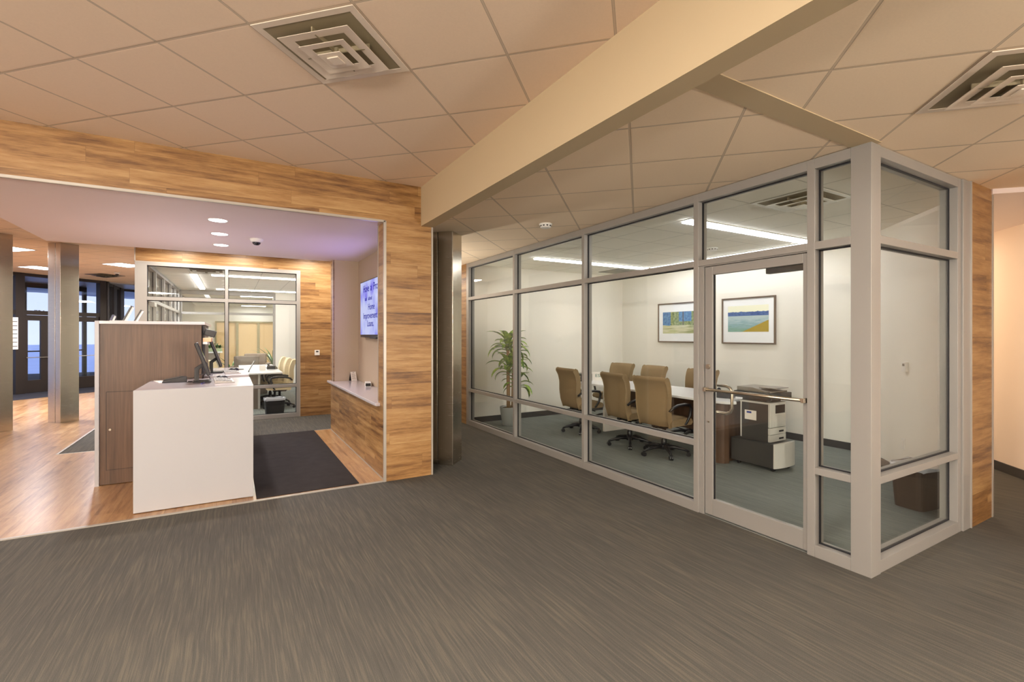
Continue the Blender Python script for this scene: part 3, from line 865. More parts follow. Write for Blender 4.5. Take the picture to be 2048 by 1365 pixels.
def light_strip(label, loc, length, rz):
    t = thing('linear_light', label, 'ceiling light', loc, rz, 'recessed light strips')
    MB().box(-length / 2, length / 2, -0.075, -0.062, -0.006, 0.004).box(-length / 2, length / 2, 0.062, 0.075, -0.006, 0.004).box(-length / 2, -length / 2 + 0.012, -0.062, 0.062, -0.006, 0.004).box(length / 2 - 0.012, length / 2, -0.062, 0.062, -0.006, 0.004).build('light_frame', 'ventw', t)
    MB().box(-length / 2 + 0.012, length / 2 - 0.012, -0.054, 0.054, -0.026, 0.004).build('light_diffuser', 'lamp_room', t)
light_strip('nearest light strip on the meeting room ceiling, above the door', (5.38, 3.49, HL - 0.003), 2.44, 0)
light_strip('light strip running along the picture wall side of the meeting room', (6.62, 4.93, HL - 0.003), 2.72, R(90))
light_strip('light strip at the plant end of the meeting room', (5.35, 6.38, HL - 0.003), 2.44, 0)
light_strip('thick light strip receding in the far office', (-0.67, 13.1, 2.747), 3.4, R(90))
light_strip('nearer light strip across the far office ceiling', (0.85, 11.3, 2.747), 2.44, 0)
light_strip('farther light strip across the far office ceiling', (0.85, 14.7, 2.747), 2.44, 0)

def troffer(label, loc, rz, sx=0.56, sy=0.56, mat='lamp_white', group='square ceiling lights'):
    t = thing('ceiling_light', label, 'ceiling light', loc, rz, group)
    m = MB()
    m.box(-sx / 2 - .02, sx / 2 + .02, -sy / 2 - .02, -sy / 2, -.005, .004).box(-sx / 2 - .02, sx / 2 + .02, sy / 2, sy / 2 + .02, -.005, .004)
    m.box(-sx / 2 - .02, -sx / 2, -sy / 2, sy / 2, -.005, .004).box(sx / 2, sx / 2 + .02, -sy / 2, sy / 2, -.005, .004)
    m.build('light_frame', 'ventw', t)
    MB().box(-sx / 2, sx / 2, -sy / 2, sy / 2, -.002, .004).build('light_diffuser', mat, t)
troffer('square ceiling light beside the top of the far wood wall', (-2.15, 14.05, HH - .003), R(45))
troffer('square ceiling light between the two far steel columns', (-3.98, 15.65, HH - .003), R(45))
troffer('square ceiling light just right of the leftmost steel column', (-3.62, 12.40, HH - .003), R(45))
for x, y, l in [(0.67, 17.3, 'nearest ceiling light of the waiting area behind the office'), (0.72, 20.4, 'middle ceiling light of the waiting area behind the office'),
                (0.78, 23.0, 'farthest ceiling light of the waiting area behind the office')]:
    troffer(l, (x, y, 2.757), 0, 0.9, 0.45, group='waiting area ceiling lights')
for (x, y), l in zip(LOBBY_LAMPS, ['lobby ceiling light behind the viewer on the left', 'lobby ceiling light just above the top edge of the view', 'lobby ceiling light farthest behind the viewer', 'lobby ceiling light in front of the wood header, left of the view']):
    troffer(l, (x, y, HH - .003), R(45), 0.56, 0.56, 'lamp_warm', 'lobby lights outside the view')
for (x, y), l in zip(LOW_LAMPS, ['low ceiling light right of the beam, outside the view', 'low ceiling light toward the corridor, outside the view', 'low ceiling light behind the viewer on the right']):
    troffer(l, (x, y, HL - .003), R(45), 0.42, 0.42, 'lamp_warm', 'low ceiling lights outside the view')

for (x, y, z), l in zip(FILL_GLOBES, ['added fill globe behind the viewer on the left', 'added fill globe far behind the viewer', 'added fill globe left of the view', 'added fill globe behind the viewer on the right']):
    ztop = HL if x > 1.9 else HH  # shells and cords for the added fill lamps, all out of view
    t = thing('fill_globe_light', l, 'pendant light', (x, y, z), 0, 'added fill globes outside the view')
    MB().lathe([(0.0, -0.19), (0.11, -0.155), (0.18, -0.06), (0.19, 0.0), (0.165, 0.09), (0.10, 0.155), (0.04, 0.175)], n=24).build('globe', 'globe', t, smooth=True)
    MB().cyl((0, 0, 0.17), (0, 0, ztop - z - 0.01), 0.006, n=8).lathe([(0.06, 0), (0.06, 0.02)], (0, 0, ztop - z - 0.02), 20).build('cord', 'black', t)
sn_ = thing('fill_uplight', 'added fill lamp cup on the hall side of the wood pier, hidden from view', 'wall lamp', (1.90, 7.1, 1.5), world=True)
MB().box(1.901, 1.915, 7.05, 7.15, 1.40, 1.55).build('back_plate', 'satin', sn_, 0.003)  # casing around the added uplight
MB().lathe([(0.03, 1.40), (0.075, 1.50), (0.072, 1.50), (0.028, 1.41)], (2.02, 7.1, 0), 24).box(1.91, 1.96, 7.08, 7.12, 1.43, 1.46).build('cup', 'satin', sn_, smooth=True)
for y, l in [(5.874, 'nearest of the three round downlights in the soffit'), (6.661, 'middle of the three round downlights in the soffit'), (7.473, 'farthest of the three round downlights in the soffit')]:
    t = thing('downlight', l, 'ceiling light', (-0.13, y, HS), 0, 'soffit downlights')
    MB().lathe([(0.085, 0.0), (0.095, -0.004), (0.097, -0.001), (0.097, 0.0)], n=32).build('trim_ring', 'ventw', t, smooth=True)
    MB().lathe([(0.084, -0.0015), (0.084, 0.0)], n=32).build('lamp_lens', 'lamp_down', t)

def dome(label, loc, sc_=1.0, cat='security camera', name='dome_camera'):
    t = thing(name, label, cat, loc)
    MB().lathe([(0.075 * sc_, 0), (0.075 * sc_, -0.012), (0.066 * sc_, -0.035), (0.05 * sc_, -0.045)], n=28).build('housing', 'white', t, smooth=True)
    MB().lathe([(0.048 * sc_, -0.045), (0.042 * sc_, -0.062), (0.025 * sc_, -0.076), (0.0, -0.08)], n=28).build('lens_dome', 'glossblack', t, smooth=True)
dome('white dome camera on the soffit right of the downlights', (0.26, 6.77, HS))
dome('small dome camera in the far lobby ceiling', (-2.56, 15.78, HH), 0.8)
def smoke(label, loc):
    t = thing('smoke_detector', label, 'smoke detector', loc, 0, 'smoke detectors')
    MB().lathe([(0.072, 0), (0.072, -0.01), (0.064, -0.016), (0.06, -0.038), (0.045, -0.046), (0, -0.047)], n=28).build('detector_body', 'white', t, smooth=True)
    m = MB()
    for k in range(10):
        a = k * math.pi / 5
        m.box(0.058, 0.0635, -0.010, 0.010, -0.032, -0.020, Matrix.Rotation(a, 4, 'Z'))
    m.build('sensor_slots', 'blackm', t)
smoke('white smoke detector on the low ceiling in front of the glass wall', (2.99, 4.40, HL))
smoke('white smoke detector on the meeting room ceiling above the door transom', (5.84, 4.43, HL))

# ================================================================ SERVICE DESK
dk = thing('service_desk', 'white waterfall service desk standing in the portal', 'desk', (-0.28, 5.7, 0), world=True)
MB().box(-0.732, 0.172, 5.17, 5.21, 0.012, 1.062).build('end_panel', 'white_side', dk, 0.002)
MB().box(-0.732, 0.172, 5.2105, 6.245, 1.022, 1.0618).build('worktop', 'white_top', dk, 0.002)
MB().box(-0.70, 0.10, 5.215, 6.235, 0.012, 1.02).build('desk_body', 'brown_x', dk)
d2 = thing('service_counter', 'second white counter behind the first service desk', 'desk', (-0.1, 7.3, 0), world=True)
MB().box(-0.285, 0.172, 6.55, 8.10, 1.03, 1.065).build('worktop', 'white_top', d2, 0.002)
MB().box(-0.285, 0.10, 6.60, 8.05, 0.012, 1.03).build('desk_body', 'brown_x', d2)
tc = thing('tall_cabinet', 'tall walnut cabinet with white side and top edging behind the desk', 'cabinet', (-0.74, 7.2, 0), world=True)
MB().box(-1.165, -0.295, 6.32, 8.10, 0.012, 1.650).build('cabinet_body', 'brown_x', tc)
MB().box(-1.200, -1.166, 6.30, 8.12, 0.0, 1.684).build('side_panel', 'white_side', tc, 0.002)
MB().box(-1.166, -0.262, 6.30, 8.12, 1.652, 1.684).build('top_panel', 'white_top', tc, 0.002)
m = MB()
MB().box(-1.110, -0.60, 6.3165, 6.3195, 0.16, 0.955).build('door', 'brown_x', tc)
m = MB().box(-1.113, -1.110, 6.3155, 6.3195, 0.157, 0.958).box(-1.11, -0.60, 6.3155, 6.3195, 0.955, 0.958).box(-1.11, -0.60, 6.3155, 6.3195, 0.157, 0.160)
m.build('door_gap', 'blackm', tc)
MB().cyl((-1.080, 6.3165, 0.57), (-1.080, 6.306, 0.57), 0.011, n=18).build('door_lock', 'satin', tc, 0.001)
# open organiser hung on the cabinet's right side
org = thing('desk_organiser', 'small shelf hung on the right side of the tall cabinet', 'shelf', (-0.25, 6.5, 1.45), world=True)
MB().box(-0.293, -0.285, 6.36, 6.80, 1.10, 1.64).build('back_plate', 'blackm', org)
MB().box(-0.285, -0.205, 6.36, 6.78, 1.462, 1.506).build('tray', plain('peach_tray', (226, 176, 138), 0.5), org, 0.003)
MB().box(-0.285, -0.240, 6.36, 6.78, 1.435, 1.462).build('bracket', 'white', org, 0.002)
bd = MB().box(-0.055, 0.055, -0.09, 0.09, 0, 0.075)
o = bd.build('card_printer', 'black', None, 0.006); o.location = (-0.228, 6.50, 1.524); o.rotation_euler = (0, R(17), 0)
o['label'] = 'small black box tilted on the organiser tray'; o['category'] = 'box'

def monitor(label, loc, group='desk monitors'):
    """screen faces +X, seen edge-on; origin on the worktop"""
    t = thing('monitor', label, 'monitor', loc, 0, group)
    MB().box(-0.03, 0.128, -0.13, 0.13, 0, 0.012).build('base', 'black', t, 0.004)
    MB().extr([(-0.018, 0.010), (0.022, 0.010), (0.022, 0.125), (0.085, 0.175), (0.07, 0.205), (-0.018, 0.140)],
              lambda p, q, a: (p, a, q), -0.04, 0.04).build('stand', 'black', t, 0.003)
    R_ = Matrix.Translation((0.060, 0, 0.235)) @ Matrix.Rotation(R(-19), 4, 'Y')
    MB().box(-0.022, 0.010, -0.24, 0.24, -0.165, 0.175, R_).build('screen_housing', 'black', t, 0.008)
    MB().box(0.0102, 0.0125, -0.225, 0.225, -0.145, 0.160, R_).build('screen', 'glossblack', t)
    return t
mon = monitor('black monitor on the near service desk, seen from its edge', (-0.315, 5.83, 1.062))
mon.rotation_euler = (0, 0, R(2.2))
place(mon, 'black monitor on the second counter behind the near one', (-0.232, 7.15, 1.065), R(1.3))

def keyboard(label, loc, rz, group='desk keyboards'):
    t = thing('keyboard', label, 'keyboard', loc, rz, group)
    MB().extr([(-0.085, 0.0), (0.085, 0.0), (0.085, 0.010), (-0.085, 0.026)], lambda p, q, a: (p, a, q), -0.225, 0.225).build('case', 'key_case', t, 0.003)
    m = MB()
    for r in range(5):
        for c in range(18):
            if r == 4 and 5 < c < 12: continue
            px = -0.066 + r * 0.029; py = -0.205 + c * 0.0240
            z = 0.026 - (px + 0.085) / 0.17 * 0.016
            m.box(px - 0.012, px + 0.012, py - 0.010, py + 0.010, z - 0.001, z + 0.006)
    m.build('keys', 'keys', t)
    return t
kb = keyboard('grey keyboard beside the near monitor', (-0.075, 5.78, 1.062), R(3))
place(kb, 'grey keyboard on the second counter', (-0.005, 6.98, 1.065), R(4))
def mouse(label, loc, rz):
    t = thing('mouse', label, 'mouse', loc, rz, 'computer mice')
    m = MB().lathe([(0.0, 0.038), (0.018, 0.036), (0.030, 0.028), (0.036, 0.014), (0.034, 0.0)][::-1], n=20, sx=1.6, sy=0.9)
    m.build('mouse_body', 'black', t, smooth=True)
    MB().cyl((0.028, 0, 0.033), (0.034, 0, 0.033), 0.008, n=12).build('scroll_wheel', 'charcoal', t)
    return t
ms = mouse('black mouse behind the keyboard of the second counter', (0.02, 7.42, 1.065), 0)
place(ms, 'black mouse behind the near keyboard', (-0.10, 6.10, 1.062), 0)
mp = MB().box(-0.05, 0.14, -0.09, 0.09, 0, 0.003).build('mouse_mat', 'blackm'); mp.location = (0.0, 7.62, 1.065)
tag(mp, 'thin black mouse mat at the back of the second counter', 'mouse mat')
cr = thing('check_reader', 'low black device with a wedge body on the near desk top', 'office device', (-0.50, 5.93, 1.062), R(4))
MB().extr([(-0.11, 0), (0.10, 0), (0.10, 0.052), (0.06, 0.055), (-0.10, 0.022)], lambda p, q, a: (p, a, q), -0.07, 0.07).build('device_body', 'black', cr, 0.006)
MB().extr([(-0.085, 0.0265), (0.055, 0.0545), (0.055, 0.058), (-0.085, 0.030)], lambda p, q, a: (p, a, q), -0.045, 0.045).build('top_panel', 'charcoal', cr)
cb = MB().tube([(-0.395, 5.96, 1.100), (-0.37, 5.99, 1.085), (-0.33, 6.03, 1.10), (-0.27, 6.07, 1.13), (-0.22, 6.05, 1.12), (-0.20, 5.98, 1.069)], 0.0035, 6).tube([(-0.39, 5.90, 1.066), (-0.35, 5.87, 1.066), (-0.35, 5.83, 1.066), (-0.40, 5.80, 1.066)], 0.003, 6)
o = cb.build('power_cable', 'black', smooth=True); tag(o, 'thin black cable from the black device to behind the monitor', 'cable')
pp = MB().box(-0.11, 0.11, -0.15, 0.15, 0, 0.003).build('paper_sheet', 'paper'); pp.location = (-0.56, 6.06, 1.0621); pp.rotation_euler = (0, 0, R(15))
tag(pp, 'white paper sheet lying behind the black device', 'paper')
pn = MB().tube([(-0.26, 5.52, 1.068), (-0.24, 5.65, 1.068)], 0.004, 8).build('pen', plain('blue_pen', (60, 60, 160), 0.3)); tag(pn, 'blue pen lying by the near monitor base', 'pen')

# brochures on top of the cabinet
def brochure(label, loc, w, h, th, tilt, mat, rz=0.0):
    t = thing('brochure_holder', label, 'brochure stand', loc, rz, 'brochure stands on the tall cabinet')
    Rm = Matrix.Rotation(tilt, 4, 'Y')
    MB().box(-th, 0, -w / 2, w / 2, 0, h, Rm).build('cover', mat, t, 0.001)
    MB().box(0.0005, 0.008, -w / 2 + .006, w / 2 - .006, 0.006, h - 0.008, Rm).build('pages', 'paper', t)
    MB().box(-th, 0.12, -w / 2, w / 2, 0.0, 0.003).build('foot', 'white', t)
    return t
brochure('dark brochure stand leaning back, tallest on the tall cabinet', (-0.990, 6.50, 1.686), 0.10, 0.175, 0.016, R(24), 'black')
brochure('grey brochure stand at the right of the leaning pair', (-0.915, 6.63, 1.686), 0.10, 0.140, 0.014, R(26), 'charcoal')
brochure('small blue-black stand left of the brochures', (-1.07, 6.37, 1.686), 0.07, 0.060, 0.02, R(20), plain('navy_plastic', (40, 44, 80), 0.4))

mt = MB().box(0.195, 1.130, 5.075, 8.235, 0.006, 0.016).build('floor_mat', 'mat', None, 0.003)
tag(mt, 'black floor mat lying on the planks beside the service desk', 'mat')

# ================================================================ NICHE
sh = MB().prism([(1.345, 5.235), (1.395, 5.235), (1.395, 5.292), (1.775, 5.292), (1.775, 8.046), (1.395, 8.046), (1.395, 8.30), (1.335, 8.30), (1.335, 5.265)], 0.765, 0.800).build('niche_shelf', 'white_top', None, 0.006)
tag(sh, 'white counter shelf in the niche under the screen', 'shelf')
tv = thing('television', 'wall screen showing Home Improvement Loans in the niche', 'television', (1.76, 6.86, 1.5), world=True)
MB().box(1.712, 1.752, 6.13, 7.60, 1.505, 2.345).build('screen_housing', 'black', tv, 0.004)
t = NT('lit_lilac_screen')
x, y, z, o = t.obj()
nz = t.noise(o, 3.2, 3.0, 0.55)
vo = t.n('ShaderNodeTexVoronoi'); vo.inputs['Scale'].default_value = 4.2; t.l(o, vo.inputs['Vector'])
f = t.math('ADD', t.math('MULTIPLY', nz, 0.7), t.math('MULTIPLY', vo.outputs['Distance'], 0.55))
colr = t.ramp(f, [(0.32, (124, 116, 236)), (0.46, (158, 158, 246)), (0.60, (186, 192, 250)), (0.8, (206, 212, 252))])
e = t.n('ShaderNodeEmission'); t.l(colr, e.inputs[0]); e.inputs[1].default_value = 0.72
gl = t.n('ShaderNodeBsdfGlossy'); gl.inputs['Roughness'].default_value = 0.12
ad = t.n('ShaderNodeMixShader'); ad.inputs[0].default_value = 0.05
t.l(e.outputs[0], ad.inputs[1]); t.l(gl.outputs[0], ad.inputs[2]); t.l(ad.outputs[0], t.out.inputs[0])
MB().box(1.7095, 1.7125, 6.145, 7.585, 1.545, 2.33).build('screen', t.m, tv)
MB().box(1.715, 1.745, 6.70, 7.05, 1.488, 1.505).build('sensor_bar', 'charcoal', tv)
MB().box(1.752, 1.779, 6.6, 7.2, 1.7, 2.1).build('wall_bracket', 'black', tv)
M['ink'] = emit('screen_blue_text', (0.012, 0.006, 0.22), 1.0)
def tvtext(body, yleft, z, size):
    m4 = Matrix.Translation((1.7085, yleft, z)) @ Matrix.Rotation(R(-90), 4, 'Z') @ Matrix.Rotation(R(90), 4, 'X')
    text('screen_lettering', body, size, 'ink', tv, m4, sx=1.15)
tvtext('Have', 7.40, 2.175, 0.150)
tvtext('a', 6.97, 2.175, 0.150)
tvtext('Project?', 6.81, 2.175, 0.150)
tvtext('ask', 7.30, 2.045, 0.085)
tvtext('about', 7.10, 2.045, 0.085)
tvtext('Home', 7.11, 1.905, 0.128)
tvtext('Improvement', 7.40, 1.780, 0.128)
tvtext('Loans.', 7.16, 1.665, 0.128)
cs = thing('tent_card', 'small white printed card leaning in the corner of the niche shelf', 'card', (1.70, 7.98, 0.80), R(20))
Rm = Matrix.Rotation(R(14), 4, 'X')
MB().box(-0.05, 0.05, -0.002, 0.002, 0, 0.15, Matrix.Rotation(R(-14), 4, 'X')).build('card_face', 'paper', cs)
MB().box(-0.05, 0.05, -0.002, 0.002, 0, 0.15, Matrix.Translation((0, 0.072, 0)) @ Matrix.Rotation(R(14), 4, 'X')).build('card_stand', 'black', cs)
m = MB()
for k in range(6): m.box(-0.035, 0.035 - 0.01 * (k % 3), -0.0027, -0.0021, 0.03 + k * 0.016, 0.034 + k * 0.016, Matrix.Rotation(R(-14), 4, 'X'))
m.box(-0.012, 0.012, -0.0027, -0.0021, 0.13, 0.138, Matrix.Rotation(R(-14), 4, 'X'))
m.build('printed_lines', plain('grey_ink', (150, 130, 124), 0.6), cs)
pb = thing('card_box', 'low white box lying on the niche shelf', 'box', (1.70, 7.08, 0.80), R(78))
MB().box(-0.13, 0.13, -0.04, 0.04, 0, 0.055).build('box_body', 'white', pb, 0.003)
MB().box(-0.1315, -0.130, -0.036, 0.036, 0.006, 0.05).build('dark_end', 'blackm', pb)
th = thing('wall_thermostat', 'white thermostat on the far maple wall', 'thermostat', (1.405, YO, 1.20))
MB().box(-0.045, 0.045, -0.022, 0, -0.05, 0.05).build('cover', 'white', th, 0.004)
MB().box(-0.022, 0.022, -0.0235, -0.022, 0.008, 0.035).build('display', 'charcoal', th)

# ================================================================ OFFICE CHAIRS
def back_mesh(n_w=0.255, tw=0.225):
    """high back with a rolled top; chair faces +X, back rises at x ~ -0.25"""
    prof = [(-0.215, 0.40), (-0.262, 0.52), (-0.280, 0.66), (-0.275, 0.80), (-0.292, 0.90), (-0.318, 0.955), (-0.340, 0.985), (-0.336, 1.012),
            (-0.305, 1.024), (-0.268, 1.008), (-0.240, 0.955), (-0.222, 0.88), (-0.205, 0.78), (-0.205, 0.66), (-0.190, 0.54), (-0.150, 0.45), (-0.160, 0.40)]
    m = MB(); n = len(prof); cols = 9
    vs = []
    for c in range(cols):
        t = -1 + 2 * c / (cols - 1)
        for x, z in prof:
            h = (z - 0.40) / 0.62
            half = tw + (n_w - tw) * min(1, max(0, h) * 1.15)
            e = abs(t)
            curve = 0.022 * (e ** 2)
            pinch = 0.85 if e > 0.99 else 1.0
            cxm = -0.24 if z < 0.9 else -0.285
            xx = cxm + (x - cxm) * (pinch if e > .99 else 1) + curve
            vs.append((xx, t * half, z - (0.012 if e > 0.99 and z > 0.95 else 0)))
    fs = []
    for c in range(cols - 1):
        for i in range(n):
            j = (i + 1) % n
            fs.append((c * n + i, c * n + j, (c + 1) * n + j, (c + 1) * n + i))
    fs.append(tuple(range(n))); fs.append(tuple((cols - 1) * n + i for i in range(n))[::-1])
    return m.add(vs, fs)

def office_chair(label, loc, rz, group, fab='beige'):
    t = thing('office_chair', label, 'chair', loc, rz, group)
    back_mesh().build('backrest', fab, t, 0.012, smooth=True)
    pr = [(-0.19, 0.40), (-0.20, 0.45), (-0.16, 0.495), (0.0, 0.50), (0.18, 0.50), (0.245, 0.475), (0.262, 0.43), (0.235, 0.395), (0.0, 0.40)]
    m = MB(); n = len(pr); cols = 7; vs = []
    for c in range(cols):
        u = -1 + 2 * c / (cols - 1)
        k = 0.90 if abs(u) > .99 else 1.0
        for x, z in pr: vs.append((x * k + 0.02 * (1 - k), u * 0.25, 0.445 + (z - 0.445) * (0.7 if abs(u) > .99 else 1)))
    fs = [(c * n + i, c * n + (i + 1) % n, (c + 1) * n + (i + 1) % n, (c + 1) * n + i) for c in range(cols - 1) for i in range(n)]
    fs += [tuple(range(n)), tuple((cols - 1) * n + i for i in range(n))[::-1]]
    m.add(vs, fs).build('seat', fab, t, 0.01, smooth=True)
    for s in (-1, 1):
        y = s * 0.275
        a = MB().tube([(-0.235, y * 0.93, 0.60), (-0.20, y, 0.640), (-0.10, y, 0.668), (0.05, y, 0.672), (0.15, y, 0.655), (0.172, y, 0.615), (0.150, y, 0.52), (0.10, y * 0.93, 0.425), (0.04, y * 0.7, 0.395)],
                      [0.014, 0.017, 0.019, 0.020, 0.020, 0.019, 0.017, 0.015, 0.013], 10)
        a.build('armrest', 'black', t, smooth=True)
    MB().box(-0.13, 0.13, -0.10, 0.10, 0.355, 0.400).box(-0.20, -0.12, -0.03, 0.03, 0.365, 0.46).build('mechanism', 'black', t, 0.01)
    MB().tube([(0.06, -0.09, 0.37), (0.06, -0.25, 0.36), (0.07, -0.275, 0.355)], 0.007, 8).build('height_lever', 'black', t, smooth=True)
    MB().lathe([(0.036, 0.085), (0.036, 0.20), (0.026, 0.21), (0.026, 0.36)], n=18).build('gas_lift', 'black', t, smooth=True)
    b = MB()
    b.lathe([(0.05, 0.075), (0.052, 0.12), (0.04, 0.135)], n=20)
    for k in range(5):
        a = 2 * math.pi * k / 5 + 0.3
        ca, sa = math.cos(a), math.sin(a)
        b.tube([(0.03 * ca, 0.03 * sa, 0.105), (0.14 * ca, 0.14 * sa, 0.105), (0.24 * ca, 0.24 * sa, 0.085), (0.295 * ca, 0.295 * sa, 0.066)], [0.026, 0.023, 0.018, 0.015], 8)
    b.build('star_base', 'black', t, smooth=True)
    for k in range(5):
        a = 2 * math.pi * k / 5 + 0.3
        ca, sa = math.cos(a), math.sin(a)
        c = MB(); px, py = 0.295 * ca, 0.295 * sa
        for s in (-1, 1):
            ox, oy = -sa * 0.013 * s, ca * 0.013 * s
            c.cyl((px + ox - (-sa) * 0.009, py + oy - ca * 0.009, 0.0275), (px + ox + (-sa) * 0.009, py + oy + ca * 0.009, 0.0275), 0.0275, n=16)
        c.cyl((px, py, 0.03), (px, py, 0.075), 0.012, n=10)
        c.build('caster', 'black', t, smooth=False)
    return t

G1 = 'beige chairs around the meeting table'
ch = office_chair('beige high-back chair nearest the potted plant, back to the glass', (4.81, 6.07, 0), R(-4), G1)
place(ch, 'middle beige chair with its back to the glass wall', (4.80, 4.98, 0), R(-6), G1)
place(ch, 'beige chair nearest the glass door with its back to the glass', (4.80, 4.36, 0), R(5), G1)
place(ch, 'beige chair across the table at the plant end', (5.95, 6.62, 0), R(184), G1)
place(ch, 'middle beige chair across the table under the left picture', (5.92, 5.84, 0), R(178), G1)
place(ch, 'beige chair across the table behind the door pull', (5.92, 4.86, 0), R(182), G1)
G2 = 'pale chairs in the far office'
c2 = office_chair('pale chair nearest the glass in the far office row', (0.86, 11.22, 0), R(176), G2, 'beige_light')
place(c2, 'middle pale chair of the far office row', (0.82, 11.93, 0), R(180), G2)
place(c2, 'farthest pale chair of the far office row', (0.77, 12.64, 0), R(178), G2)
place(c2, 'lone pale chair left of the far office table', (-0.16, 11.9, 0), R(20), G2)

# ================================================================ MEETING TABLE
tb = thing('meeting_table', 'long white-topped meeting table with walnut base', 'table', (5.4, 5.0, 0), world=True)
arc = [(5.0, 6.62), (5.0, 3.72)]
top = [(5.02, 6.70), (4.98, 3.76), (5.01, 3.63), (5.06, 3.565), (5.12, 3.555), (5.175, 3.60), (5.195, 3.705), (5.84, 3.71), (5.92, 3.80), (5.86, 6.70)][::-1]
MB().prism(top, 0.722, 0.752).build('tabletop', 'table_white', tb, 0.004)
MB().prism([(5.03, 3.90), (5.03, 3.74), (5.07, 3.68), (5.14, 3.665), (5.19, 3.72), (5.80, 3.74), (5.80, 3.90)], 0.0, 0.722).build('end_pedestal', 'brown_x', tb, 0.004)
MB().box(5.11, 5.62, 5.86, 5.90, 0, 0.722).build('white_end_panel', plain('pale_grey_panel', (214, 208, 200), 0.5), tb, 0.002)
MB().box(5.44, 5.47, 3.87, 5.87, 0.25, 0.70).build('modesty_panel', 'brown_y', tb)
pt = thing('paper_tray', 'grey and black stacked paper tray at the plant end of the table', 'paper tray', (5.215, 6.56, 0.752), R(-5))
MB().box(-0.11, 0.11, -0.14, 0.14, 0, 0.012).box(-0.11, 0.11, -0.14, 0.14, 0.055, 0.062).box(-0.11, 0.11, -0.14, 0.14, 0.115, 0.122).build('shelves', 'black', pt)
MB().box(-0.11, -0.10, -0.14, -0.13, 0, 0.122).box(0.10, 0.11, -0.14, -0.13, 0, 0.122).box(-0.11, 0.11, 0.13, 0.14, 0, 0.122).build('supports', 'black', pt)
MB().box(-0.10, 0.10, -0.12, 0.12, 0.0125, 0.04).box(-0.10, 0.10, -0.12, 0.12, 0.0625, 0.095).build('paper_stack', 'grey_pl', pt)
sg = thing('desk_sign', 'white card with green ESI letters on the meeting table', 'sign', (5.47, 6.42, 0.752), R(-42))
Rm = Matrix.Rotation(R(-12), 4, 'X')
MB().box(-0.12, 0.12, -0.002, 0.002, 0, 0.15, Rm).build('card_face', 'paper', sg)
MB().box(-0.12, 0.12, 0.055, 0.058, 0, 0.12, Matrix.Rotation(R(8), 4, 'X')).build('card_prop', 'blackm', sg)
text('sign_lettering', 'ESI', 0.075, plain('teal_ink', (20, 110, 100), 0.5), sg, Rm @ Matrix.Translation((-0.065, -0.003, 0.06)) @ Matrix.Rotation(R(90), 4, 'X'), sx=1.15)

def desk_phone(label, loc, rz, name='desk_phone'):
    t = thing(name, label, 'telephone', loc, rz, 'desk telephones')
    MB().extr([(-0.09, 0), (0.10, 0), (0.10, 0.075), (0.075, 0.085), (-0.09, 0.022)], lambda p, q, a: (p, a, q), -0.09, 0.09).build('phone_body', 'black', t, 0.006)
    MB().extr([(0.02, 0.071), (0.07, 0.087), (0.068, 0.091), (0.018, 0.075)], lambda p, q, a: (p, a, q), -0.02, 0.07).build('display', 'grey_pl', t)
    MB().tube([(-0.07, -0.062, 0.055), (-0.03, -0.062, 0.066), (0.04, -0.062, 0.093), (0.085, -0.062, 0.105)], [0.022, 0.014, 0.014, 0.023], 10).build('handset', 'black', t, smooth=True)
    return t
ph = desk_phone('black desk telephone on the table behind the copier', (5.38, 3.88, 0.752), R(200))

# ================================================================ COPIER
st = thing('copier_stand', 'low dark rolling stand with a pale curved front under the copier', 'stand', (5.41, 3.42, 0), world=True)
MB().box(5.21, 5.60, 3.165, 3.69, 0.045, 0.312).build('stand_body', 'charcoal', st, 0.004)
fr = [(5.205, 3.164), (5.205, 3.150), (5.26, 3.135), (5.33, 3.125), (5.41, 3.121), (5.49, 3.125), (5.55, 3.135), (5.605, 3.150), (5.605, 3.164)]
MB().prism(fr, 0.045, 0.320).build('front_panel', 'grey_pl', st, 0.003)
for x, y in ((5.26, 3.20), (5.55, 3.20), (5.26, 3.62), (5.55, 3.62)):
    MB().cyl((x - 0.012, y, 0.024), (x + 0.012, y, 0.024), 0.024, n=16).box(x - 0.008, x + 0.008, y - 0.01, y + 0.01, 0.024, 0.046).build('caster', 'black', st)
cp = thing('copier', 'grey office copier with dark sides standing on its rolling stand', 'copier', (5.42, 3.42, 0.312), world=True)
MB().box(5.262, 5.565, 3.262, 3.60, 0.314, 0.745).build('copier_body', 'charcoal', cp, 0.004)
MB().box(5.262, 5.568, 3.232, 3.261, 0.480, 0.765).build('front_cover', 'grey_pl', cp, 0.006)
MB().box(5.36, 5.545, 3.2305, 3.2325, 0.640, 0.735).build('output_slot', 'blackm', cp)
MB().box(5.35, 5.555, 3.2290, 3.2322, 0.488, 0.615).build('flap', 'grey_pl', cp, 0.002)
for z0, z1 in ((0.402, 0.476), (0.318, 0.398)):
    dr = MB().box(5.262, 5.568, 3.232, 3.261, z0, z1).build('paper_drawer', 'grey_pl', cp, 0.003)
    h = MB().box(5.43, 5.52, 3.2300, 3.2325, z0 + 0.022, z0 + 0.042).build('drawer_handle', 'blackm', dr)
MB().box(5.262, 5.60, 3.25, 3.61, 0.745, 0.766).build('body_top', 'grey_pl', cp, 0.002)
MB().box(5.30, 5.58, 3.30, 3.60, 0.766, 0.800).build('scanner_neck', 'charcoal', cp)
MB().box(5.225, 5.63, 3.20, 3.665, 0.800, 0.875).build('scanner', 'charcoal', cp, 0.005)
MB().extr([(3.24, 0.876), (3.655, 0.876), (3.655, 0.925), (3.45, 0.925), (3.30, 0.893), (3.24, 0.893)], lambda p, q, a: (a, p, q), 5.27, 5.61).build('document_feeder', plain('taupe_copier_lid', (128, 122, 114), 0.5), cp, 0.004)
